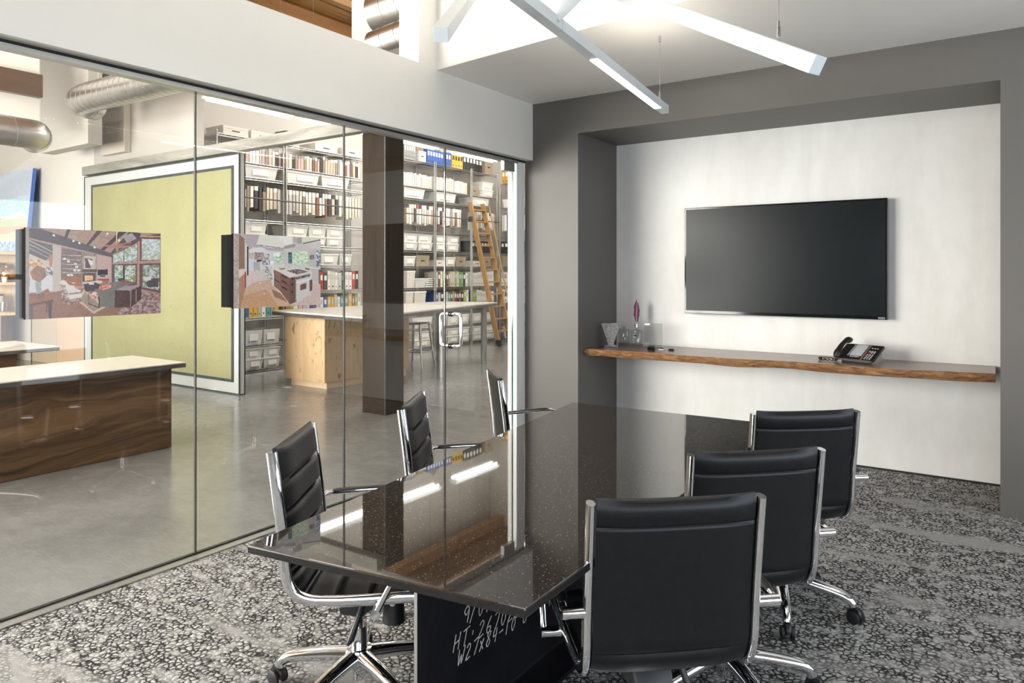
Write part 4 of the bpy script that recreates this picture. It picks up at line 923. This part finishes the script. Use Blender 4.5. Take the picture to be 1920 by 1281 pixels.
for i in range(5): obj('grille_rail', bx(-.28, .30, -.090, -.080, .145+i*.148, .158+i*.148), 'acbox', ac)
gs = None
for i in range(22):
    o = obj('louvre', bx(-.004, .004, -.087, -.081, .158, .737), 'acbox', ac) if gs is None else share(gs, ac); gs = gs or o; o.location = (-.26+i*.0255, 0, 0)
struct('wall_bulkhead', bx(-11.4, -10.0, 4.62, 4.80, 3.17, 5.62), 'stone', 'beige bulkhead beside the ventilation unit')
struct('wall_downstand', bx(-10.25, -10.05, -2.5, 4.06, 3.22, 5.6), 'white', 'white downstand behind the far duct')
tag(obj('header_beam', bx(-10.05, -9.95, -2.4, 4.06, 3.655, 3.94, bev=.004), 'walnut2'), 'dark brown timber header high at the far left', 'beam')

# ------------------------------------------------------------------ workroom: island, stool, ladder
isl = thing('work_island', 'large worktable with a cream top, knotty maple base and steel legs', 'worktable', (-7.2, 6.7, 0))
poly = [(-7.80, 5.86), (-5.78, 5.52), (-6.86, 9.56), (-7.85, 9.30)]
rp = [(x+7.2, y-6.7) for x, y in poly]
obj('worktop', prism(rp, 'Z', .945, .962), 'quartz', isl); obj('worktop_edge', prism([(x*.998, y*.998) for x, y in rp], 'Z', .905, .945), 'darkedge', isl)
obj('cabinet_body', prism([(-.46, -.74), (.30, -.74), (.30, .78), (-.46, .78)], 'Z', .085, .905), 'maple', isl)
obj('plinth', prism([(-.40, -.69), (.28, -.69), (.28, .74), (-.40, .74)], 'Z', 0, .085), 'maplekick', isl)
obj('power_outlet', bx(.3, .306, -.46, -.34, .84, .862), 'steel', isl)
for x, y in ((-6.40, 7.62), (-6.90, 9.25), (-7.66, 9.03)): obj('leg', lathe([(0, 0), (.047, 0), (.047, .905), (0, .905)], 20, c=(x+7.2, y-6.7)), 'legsteel', isl, 40)
stl = thing('metal_stool', 'grey metal bar stool tucked under the worktable', 'stool', (-7.40, 8.20, 0), .2)
obj('seat', bx(-.16, .16, -.16, .16, .655, .69, bev=.02), 'steel', stl, 40)
for sx in (-1, 1):
    for sy in (-1, 1): lb = B(); sweep(lb, [(sx*.14, sy*.14, .66), (sx*.17, sy*.17, .3), (sx*.21, sy*.21, 0)], [.024, .018, .011], side=(1, 0, 0), n=8); obj('leg', lb, 'steel', stl, 50)
for s in (-1, 1):
    lb = B(); sweep(lb, [(-.18, s*.18, .25), (.18, s*.18, .25)], .009, n=8, side=(0, 1, 0)); obj('footrest', lb, 'steel', stl); lb = B(); sweep(lb, [(s*.18, -.18, .25), (s*.18, .18, .25)], .009, n=8); obj('footrest', lb, 'steel', stl)

ld = thing('library_ladder', 'oak rolling library ladder leaning on the wire shelving', 'ladder', (-8.13, 11.58, 0))
TX, TZ = -.70, 2.87
def lp(u): return (TX*u, .05+(TZ-.05)*u)
for s in (-1, 1):
    p, q = lp(0), lp(1)
    nx, nz = .955, .24
    obj('stringer', prism([(p[0]-.05, p[1]), (p[0]+.05, p[1]), (q[0]+.05, q[1]), (q[0]-.05, q[1])], 'Y', s*.21-.015, s*.21+.015), 'ladder', ld)
    cb = B(); sweep(cb, [(.02, s*.21-.02, .05), (.02, s*.21+.02, .05)], .05, side=(0, 0, 1), n=18); obj('wheel', cb, 'rubber', ld, 40)
    obj('wheel_bracket', bx(-.05, .06, s*.21-.024, s*.21+.024, .055, .13), 'black', ld)
for i in range(11):
    x, z = lp((i+1)/11.6); obj('tread', bx(x-.055, x+.055, -.195, .195, z-.012, z+.012), 'ladder', ld)
hb = B(); a, b_ = lp(.33), lp(.98)
sweep(hb, [(a[0]+.12, .26, a[1]), (b_[0]+.12, .26, b_[1])], .017, side=(0, 1, 0), n=10); obj('handrail', hb, 'ladder', ld, 50)
for u in (.33, .98): x, z = lp(u); hb = B(); sweep(hb, spline([(x+.0, .225, z), (x+.06, .25, z), (x+.12, .26, z)], 4), .012, n=8, side=(0, 0, 1)); obj('rail_bracket', hb, 'steel', ld, 50)
for s in (-1, 1):
    x, z = lp(.88); obj('roller_hook', bx(x-.10, x-.0, s*.24-.02, s*.24+.02, z-.06, z+.05, bev=.01), 'black', ld)

# suspended strip lights of the workroom
for i, (y0, y1, lb) in enumerate(((4.75, 5.95, 'slim strip light above the timber beam, leftmost'), (6.1, 7.32, 'strip light fitting seen above the timber beam near the column'), (7.6, 8.8, 'strip light fitting hidden mostly behind the brown column'), (9.2, 10.4, 'strip light fitting right of the brown column above the shelving'))):
    t = thing('strip_light', lb, 'light', (-7.5, (y0+y1)/2, 3.46), 0, 'workroom strip lights'); L = (y1-y0)/2
    obj('fitting_body', prism([(-.11, .0), (.11, .0), (.05, .075), (-.05, .075)], 'Y', -L, L), 'lightbody', t)
    for x in (-.05, .05): cb = B(); sweep(cb, [(x, -L+.03, -.016), (x, L-.03, -.016)], .013, side=(1, 0, 0), n=10); obj('lamp_tube', cb, 'tube', t, 50)
    for y in (-L*.7, L*.7): cb = B(); sweep(cb, [(0, y, .075), (0, y, 2.155)], .0015, n=6); obj('suspension', cb, 'darkrail', t)

# ------------------------------------------------------------------ wire shelving
FX = -8.9; DEP = .45
def wire_shelf(L):
    b = B(); r = .0035
    for z in (0, -.032):
        for x in (0, -DEP): bar(b, (x, 0, z), (x, L, z), r, 4)
        for y in (0, L): bar(b, (0, y, z), (-DEP, y, z), r, 4)
    n = max(4, int(L/.05))
    for x in (0,):
        for k in range(n):
            ya, yb = L*k/n, L*(k+1)/n
            bar(b, (x, ya, 0 if k % 2 else -.032), (x, yb, -.032 if k % 2 else 0), .0026, 4)
    m = int(L/.04)
    for k in range(1, m): bar(b, (0, L*k/m, .002), (-DEP, L*k/m, .002), .0018, 3)
    return b
ZL = [.05, .41, .80, 1.17, 1.57, 1.86, 2.21, 2.82, 3.03]
units = [(5.79, 6.895, 3.38, 'first wire shelving unit, half hidden behind the pinboard'), (6.945, 8.60, 3.38, 'second wire shelving unit between pinboard and column'), (8.65, 10.355, 3.52, 'third wire shelving unit behind the brown column'),
         (10.40, 11.49, 3.52, 'fourth wire shelving unit left of the ladder'), (11.53, 12.40, 3.52, 'fifth wire shelving unit in the corner behind the ladder')]
def wire_unit(label, loc, rz, L, zs, ztop):
    t = thing('wire_shelving_unit', label, 'shelving', loc, rz, 'chrome wire shelving units')
    sh0 = None
    for z in zs:
        if sh0 is None: sh0 = o = obj('wire_shelf', wire_shelf(L), 'wire', t)
        else: o = share(sh0, t)
        o.location = (0, 0, z); o['kind'] = 'stuff'
    p0 = None
    for x in (0, -DEP):
        for y in (.0, L):
            if p0 is None: p0 = o = obj('post', lathe([(0, 0), (.013, 0), (.013, ztop+.05), (0, ztop+.05)], 8), 'wire', t, 60)
            else: o = share(p0, t)
            o.location = (x, y, 0)
    return t
for y0, y1, zt, lb in units: wire_unit(lb, (FX, y0, 0), 0, y1-y0, ZL+[zt], zt)
wire_unit('wire shelving unit on the end wall beside the white post', (-8.86, 12.45, 0), -PI/2, .95, ZL[:7]+[2.83, 3.35], 3.35)
# the end-wall unit is turned so that its front faces the glass
bpy.data.objects[[o.name for o in bpy.data.objects if o.get('label', '').startswith('wire shelving unit on the end')][0]].location = (-8.86, 12.45, 0)
rb = B(); sweep(rb, [(FX+.07, 5.8, 2.52), (FX+.07, 12.4, 2.52)], .011, n=10); tag(obj('ladder_rail', rb, 'darkrail', None, 60), 'long steel ladder rail running along the wire shelving', 'rail')

# shelf contents: cached part meshes, one object per part
cache = {}
def cm(key, make):
    if key not in cache:
        o = make(); cache[key] = o.data; bpy.data.objects.remove(o)
    return cache[key]
def part(name, me, parent, loc=(0, 0, 0), sc=(1, 1, 1)):
    o = bpy.data.objects.new(name, me); C.objects.link(o); o.parent = parent; o.location = loc; o.scale = sc; return o
U = lambda m, bev=0: (lambda: obj('tmp', bx(-.5, .5, -.5, .5, 0, 1), m))
def cube(colr): return cm('cube_'+colr, U('c_'+colr if 'c_'+colr in M else colr))
def tub(colr): return cm('tub_'+colr, lambda: obj('tmp', _tub(), colr))
def _tub():
    b = B(); v = []
    for s, z in ((.90, 0), (1, 1)): v.append([b.verts.new((x*.5*s, y*.5*s, z)) for x, y in ((-1, -1), (1, -1), (1, 1), (-1, 1))])
    i = [b.verts.new((x*.47, y*.47, 1)) for x, y in ((-1, -1), (1, -1), (1, 1), (-1, 1))]; j = [b.verts.new((x*.42, y*.42, .05)) for x, y in ((-1, -1), (1, -1), (1, 1), (-1, 1))]
    b.faces.new(v[0][::-1]); b.faces.new(j)
    for k in range(4):
        k2 = (k+1) % 4
        b.faces.new((v[0][k], v[0][k2], v[1][k2], v[1][k])); b.faces.new((v[1][k], v[1][k2], i[k2], i[k])); b.faces.new((i[k], i[k2], j[k2], j[k]))
    return b
def hook_mesh():
    def mk():
        b = B(); bar(b, (0, -.5, 0), (0, 0, 1), .02, 4); bar(b, (0, .5, 0), (0, 0, 1), .02, 4); return obj('tmp', b, 'slot')
    return cm('hook', mk)
rs = random.Random(11)
def xf(y, d): return (FX-d/2-.012, y)
def place(spot, t): t.location = spot
def sample(lb, cat, grp, spot, w, h, d, colr, cap, hook, lean=0., rz=0.):
    t = thing('sample_book', lb, cat, spot, rz, grp); t.rotation_euler = (lean, 0, rz)
    part('board', cube(colr), t, (0, 0, 0), (d, w*.92, h))
    if cap: part('header', cube(cap), t, (.003, 0, h*.82), (d, w*.96, h*.2))
    if hook: part('hook', hook_mesh(), t, (d*.3, 0, h), (.12, .07, .058))
def binder(lb, grp, spot, w, h, d, colr, lab, rz=0., name='binder'):
    t = thing(name, lb, name.split('_')[-1], spot, rz, grp)
    part('cover', cube(colr), t, (0, 0, 0), (d, w*.94, h))
    if lab: part('spine_label', cube(lab), t, (d/2+.0005, 0, h*.55), (.003, w*.6, h*.28)); 
    part('finger_hole', cube('charcoal'), t, (d/2+.0005, 0, h*.14), (.002, w*.3, w*.3))
def bin_(lb, grp, spot, w, h, d, lid=True, rz=0., colr='bin', lab=True):
    t = thing('storage_bin', lb, 'bin', spot, rz, grp)
    part('tub', tub(colr), t, (0, 0, 0), (d, w, h*(.9 if lid else 1)))
    if lid: part('lid', cube('lid'), t, (0, 0, h*.9), (d*1.03, w*1.03, h*.1))
    else: part('contents', cube('pale grey'), t, (0, 0, h*.2), (d*.8, w*.8, h*.7))
    if lab: part('label', cube('label'), t, (d*.485, rs.uniform(-.1, .1)*w, h*.25), (.012, w*.5, h*.45))
def carton(lb, grp, spot, w, h, d, colr='cardb', rz=0.):
    t = thing('carton', lb, 'box', spot, rz, grp)
    part('box_body', cube(colr), t, (0, 0, 0), (d, w, h*.72)); part('box_lid', cube(colr), t, (0, 0, h*.72), (d*1.02, w*1.02, h*.28))
    part('hand_slot', cube('slot'), t, (d*.505, 0, h*.45), (.006, w*.3, h*.1))
ROW = {1: 'top shelf', 2: 'second row from the top', 3: 'third row', 4: 'hanging row', 5: 'fifth row', 6: 'sixth row', 7: 'seventh row', 8: 'eighth row', 9: 'second lowest shelf', 10: 'lowest shelf'}
LEFT, RIGHT = 'right of the pinboard', 'right of the column'
def split_ok(y, w):     # keep clear of the posts
    return all(abs(y-p) > w/2+.03 for p in (5.79, 6.92, 8.625, 10.378, 11.51, 12.40))
def run(y0, y1, wfun, gap, fn):
    y = y0; i = 0
    while True:
        w = wfun(i)
        if y+w > y1: break
        if not split_ok(y+w/2, w): y += .02; continue
        i += 1; fn(i, y+w/2, w); y += w+gap
def cl(c): return c
warm = ['cream', 'white', 'beige', 'cream', 'tan', 'white', 'pink', 'pale grey', 'beige', 'cream', 'rust', 'brown', 'charcoal', 'beige', 'grey', 'charcoal', 'tan', 'cream', 'brown']
pale = ['white', 'cream', 'white', 'pale grey', 'cream', 'white', 'beige', 'pink', 'white', 'cream', 'charcoal']
# row 2: books standing / hanging under the top shelf
for sec, (ya, yb) in ((LEFT, (6.22, 8.52)), (RIGHT, (9.55, 11.42))):
    def f2(i, y, w):
        hang = sec == LEFT and y > 7.6 or sec == RIGHT and y < 10.9
        c = rs.choice(warm if sec == LEFT else pale); h = rs.uniform(.235, .275)
        sample(f'{c} sample book in the {ROW[2]}, {nth(i)} {sec}', 'sample book', 'sample books in the second row', (FX-.16, y, 3.034+(.012 if hang else 0)), w, h-.02, .24, c, rs.choice(['white', 'white', 'pale grey', None, 'grey' if sec == LEFT else 'white']), hang, rs.uniform(-.012, .008) if hang else rs.uniform(-.006, .006))
    run(ya, yb, lambda i: rs.uniform(.034, .058), .008, f2)
# row 4: sample boards hanging above and below the ladder rail
for sec, (ya, yb) in ((LEFT, (6.22, 8.52)), (RIGHT, (9.55, 12.36))):
    def f4(i, y, w):
        if 11.2 < y < 11.75: return
        c = rs.choice(pale if rs.random() < .75 else warm); h = rs.uniform(.30, .37)
        sample(f'{c} sample board in the {ROW[4]}, {nth(i)} {sec}', 'sample board', 'sample boards hanging above the ladder rail', (FX-.15, y, 2.70-h), w, h, .25, c, rs.choice(['charcoal', 'white', 'cream', 'white', None, 'red' if i == 6 else 'white', 'blue' if i == 15 else 'white']), True, rs.uniform(-.012, .012))
    run(ya, yb, lambda i: rs.uniform(.034, .062), .018, f4)
# row 3: lidded bins
for sec, (ya, yb) in ((LEFT, (6.25, 8.52)), (RIGHT, (9.55, 12.36))):
    def f3(i, y, w):
        bin_(f'clear lidded storage bin in the {ROW[3]}, {nth(i)} {sec}', 'storage bins in the third row', (FX-.2, y, 2.824), w, .175, .36)
    run(ya, yb, lambda i: (.55, .62, .58, .6)[i % 4], .05, f3)
# row 5: two layers of bins
for sec, (ya, yb) in ((LEFT, (6.25, 8.52)), (RIGHT, (9.55, 11.3))):
    def f5(i, y, w):
        for k in (0, 1): bin_(f'labelled bin in the {ROW[5]}, {"lower" if k == 0 else "upper"} of the {nth(i)} pair {sec}', 'paired bins in the fifth row', (FX-.2, y, 1.864+k*.152), w, .15, .36)
    run(ya, yb, lambda i: (.36, .40, .34)[i % 3], .02, f5)
# row 6: bins and flat boxes
for sec, (ya, yb) in ((LEFT, (7.3, 8.52)), (RIGHT, (9.55, 12.36))):
    def f6(i, y, w):
        if sec == LEFT or i in (1, 4, 9): bin_(f'{"low" if i % 2 else "squat"} lidded bin in the {ROW[6]}, {nth(i)} {sec}', 'bins in the sixth row', (FX-.2, y, 1.574), w, .18, .36)
        elif i in (2, 5, 7): carton(f'grey cardboard box in the {ROW[6]}, {nth(i)} {sec}', 'boxes in the sixth row', (FX-.2, y, 1.574), w, .2, .34, 'cardbrown' if i == 5 else 'c_pale grey' if 0 else 'cardbrown')
        else: carton(f'flat white box in the {ROW[6]}, {nth(i)} {sec}', 'boxes in the sixth row', (FX-.2, y, 1.574), w, .12, .34)
    run(ya, yb, lambda i: (.30, .36, .26, .32)[i % 4], .03, f6)
# row 7 and 8: binders, books
mix7 = ['charcoal', 'white', 'white', 'red', 'charcoal', 'white', 'cream', 'white', 'pale grey']
green = ['white', 'cream', 'brown', 'white', 'green', 'charcoal', 'brown', 'grey', 'beige', 'pale grey', 'green', 'beige', 'teal', 'green', 'charcoal', 'white']
for sec, (ya, yb) in ((LEFT, (7.45, 8.52)), (RIGHT, (10.40, 12.36))):
    def f7(i, y, w):
        if sec == LEFT: c = mix7[i % 9]
        else: c = green[i % 16] if y < 11.5 else 'white'
        binder(f'{c} binder in the {ROW[7]}, {nth(i)} {sec}', 'binders in the seventh row', (FX-.17, y, 1.174), w, rs.uniform(.26, .31), .28, c, 'white' if c in ('charcoal', 'red', 'brown', 'grey') else 'pale grey')
    run(ya, yb, (lambda i: rs.uniform(.055, .09)) if sec == LEFT else (lambda i: rs.uniform(.045, .075)), .004, f7)
t8 = {LEFT: ['white', 'blue', 'yellow', 'yellow', 'beige', 'white', 'teal', 'grey', 'yellow', 'orange', 'green', 'white', 'pink', 'pale grey', 'cream', 'blue', 'rust', 'pale grey'], RIGHT: ['white', 'blue', 'pale grey', 'charcoal', 'navy', 'pale grey', 'teal', 'brown', 'tan', 'brown', 'charcoal', 'brown', 'charcoal', 'green', 'white', 'charcoal']}
for sec, (ya, yb) in ((LEFT, (6.25, 8.52)), (RIGHT, (10.40, 12.36))):
    def f8(i, y, w):
        c = t8[sec][i % len(t8[sec])] if y < 11.6 else ('green' if y < 11.75 else 'white')
        binder(f'{c} book in the {ROW[8]}, {nth(i)} {sec}', 'books in the eighth row', (FX-.17, y, .804), w, rs.uniform(.25, .3), .28, c, 'white' if c in ('charcoal', 'blue', 'brown', 'navy') else 'pale grey', name='sample_book')
    run(ya, yb, lambda i: rs.uniform(.05, .085), .006, f8)
# third unit, rows 7-8 beside the column: tubs
for i, (y, w, h, z, lb) in enumerate(((9.72, .22, .31, 1.174, 'tall cream tub in the seventh row, first right of the column'), (10.02, .38, .17, 1.174, 'grey lidded tub in the seventh row beside the tall tub'), (9.68, .2, .30, .804, 'tall cream tub in the eighth row, nearest the column'), (9.97, .32, .30, .804, 'wide cream tub in the eighth row, second from the column'))):
    bin_(lb, 'tubs beside the column', (FX-.18, y, z), w, h, .34, lid=True, colr='bin' if i == 1 else 'cardb', lab=False)
for i in range(5):
    y = 10.22+.0; t = thing('folder', f'grey folder in the seventh row, {nth(i+1)} from the bottom of its stack', 'folder', (FX-.17+.004*(i % 2), y, 1.174+i*.036), .05*(i % 3), 'stacked grey folders'); part('folder_cover', cube('grey'), t, (0, 0, 0), (.3, .22, .026)); part('paper_edge', cube('label'), t, (.002, 0, .006), (.3, .21, .016))
# rows 9 and 10: open bins, below the worktop
for sec, segs in ((LEFT, [(6.25, 6.86)]), (RIGHT, [(9.75, 10.34), (10.42, 11.48), (11.55, 12.36)])):
    i = 0
    for (ya, yb) in segs:
        n = max(1, int((yb-ya)/.30)); w = (yb-ya)/n
        for k in range(n):
            i += 1; y = ya+w*(k+.5)
            bin_(f'open labelled bin on the {ROW[9]}, {nth(i)} {sec}', 'bins on the second lowest shelf', (FX-.2, y, .414), w*.94, .2, .36, lid=False)
            for q in (0, 1): bin_(f'bin on the {ROW[10]}, {"lower" if q == 0 else "upper"} of the {nth(i)} pair {sec}', 'bins on the lowest shelf', (FX-.2, y, .054+q*.148), w*.94, .146, .36)
# row 1: top shelf
carton('white archive box with a hand slot on the top shelf, leftmost', 'archive boxes on the top shelf', (FX-.22, 6.10, 3.384), .40, .125, .40)
carton('white archive box on the top shelf, second from the left', 'archive boxes on the top shelf', (FX-.22, 6.55, 3.384), .40, .125, .40)
for i, y in enumerate((6.98, 7.03, 7.08)): binder(f'dark book on the top shelf, {nth(i+1)} after the archive boxes', 'dark books on the top shelf', (FX-.16, y, 3.384), .045, .22, .26, ('charcoal', 'brown', 'grey')[i], 'red' if i == 0 else 'white')
carton('low white box on the top shelf above the timber beam, near the column', 'low boxes on the top shelf', (FX-.22, 7.75, 3.384), .45, .12, .38); carton('low white box on the top shelf, last before the column', 'low boxes on the top shelf', (FX-.22, 8.30, 3.384), .42, .13, .38)
def top_run(n, y0, w, h, colr, lab, noun, grp, z=3.524):
    for i in range(n):
        y = y0+i*w
        if not split_ok(y, w): y += .0
        binder(f'{colr} {noun} on the top shelf, {nth(i+1)} of its colour from the left', grp, (FX-.16, y, z), w, h*rs.uniform(.96, 1.02), .27, colr, lab)
top_run(5, 9.58, .062, .30, 'grey', 'white', 'binder', 'grey binders on the top shelf')
carton('white magazine box on the top shelf between grey and blue binders', 'magazine boxes', (FX-.18, 10.05, 3.524), .20, .2, .3)
for i in range(5): binder(f'tan magazine standing in the white box, {nth(i+1)} from the left', 'magazines in the white box', (FX-.20, 9.97+i*.04, 3.73), .03, .08, .22, 'tan', None)
top_run(9, 10.22, .078, .27, 'blue', 'white', 'binder', 'blue binders on the top shelf')
top_run(4, 10.96, .085, .29, 'yellow', 'charcoal', 'binder', 'yellow binders on the top shelf')
top_run(6, 11.32, .105, .30, 'black', 'white', 'binder', 'black binders on the top shelf')
carton('grey cardboard box on the top shelf at the corner', 'boxes on the top shelf', (FX-.2, 12.15, 3.524), .26, .3, .34, 'cardbrown')
fb = prism([(-.24, 0), (.24, 0), (0, .16)], 'X', -.01, .01); t = thing('folded_card', 'triangular folded kraft card lying above the blue binders', 'card', (FX-.17, 10.53, 3.80), 0); obj('card_panel', fb, 'cardbrown', t); obj('card_fold', bx(-.05, .05, -.23, .23, 0, .006), 'cardbrown', t)
# second row corner: two stacked bins and a carton
for k in (0, 1): bin_(f'bin in the corner of the second row, {"lower" if k == 0 else "upper"} of two', 'corner bins', (FX-.2, 12.1, 3.034+k*.16), .38, .158, .36)
carton('grey cardboard box in the second row behind the ladder top', 'corner boxes', (FX-.2, 11.68, 3.034), .26, .2, .3, 'cardbrown')
# black file boxes in the fifth row behind the ladder
for i in range(7): binder(f'black file box in the fifth row behind the ladder, {nth(i+1)} from the left', 'black file boxes', (FX-.17, 11.60+i*.105, 1.864), .10, .24, .3, 'black', 'white')
# end-wall unit (faces the glass, runs along X)
EY = 12.45+.16
def erow(n, x0, w, z, h, colr, lab, noun, grp, hang=False):
    for i in range(n):
        c = colr if isinstance(colr, str) else colr[i % len(colr)]
        lbx = f'{c} {noun}, {nth(i+1)} from the left'
        if hang: sample(lbx, 'sample board', grp, (x0+i*w, EY, z), w, h, .25, c, None, True, 0, -PI/2)
        else: binder(lbx, grp, (x0+i*w, EY, z), w, h, .28, c, lab, -PI/2)
erow(6, -8.78, .082, 3.354, .28, 'amber', 'white', 'binder on the end wall top shelf', 'amber binders on the end wall')
bin_('lidded bin on the end wall shelf above the ladder rail height', 'end wall bins', (-8.55, EY+.03, 2.834), .5, .18, .34, True, -PI/2)
erow(8, -8.80, .065, 2.34, .34, ['pale grey', 'white', 'charcoal', 'cream', 'green', 'white', 'pink', 'white'], None, 'sample board hanging on the end wall', 'end wall sample boards', True)
erow(6, -8.80, .095, 1.864, .25, 'black', 'white', 'file box on the end wall shelf', 'end wall file boxes')
carton('grey cardboard box with a curved mark on the end wall shelf', 'end wall boxes', (-8.55, EY+.02, 1.574), .5, .21, .32, 'cardbrown', -PI/2)
erow(7, -8.80, .08, 1.174, .29, 'white', 'grey', 'binder on the upper end wall binder row', 'upper end wall binders')
erow(7, -8.80, .08, .804, .29, 'white', 'charcoal', 'binder on the lower end wall binder row', 'lower end wall binders')
bin_('open grey bin on the end wall second lowest shelf', 'end wall bins', (-8.55, EY+.03, .414), .48, .22, .34, False, -PI/2)
bin_('lidded bin on the end wall lowest shelf', 'end wall bins', (-8.55, EY+.03, .054), .48, .24, .34, True, -PI/2)
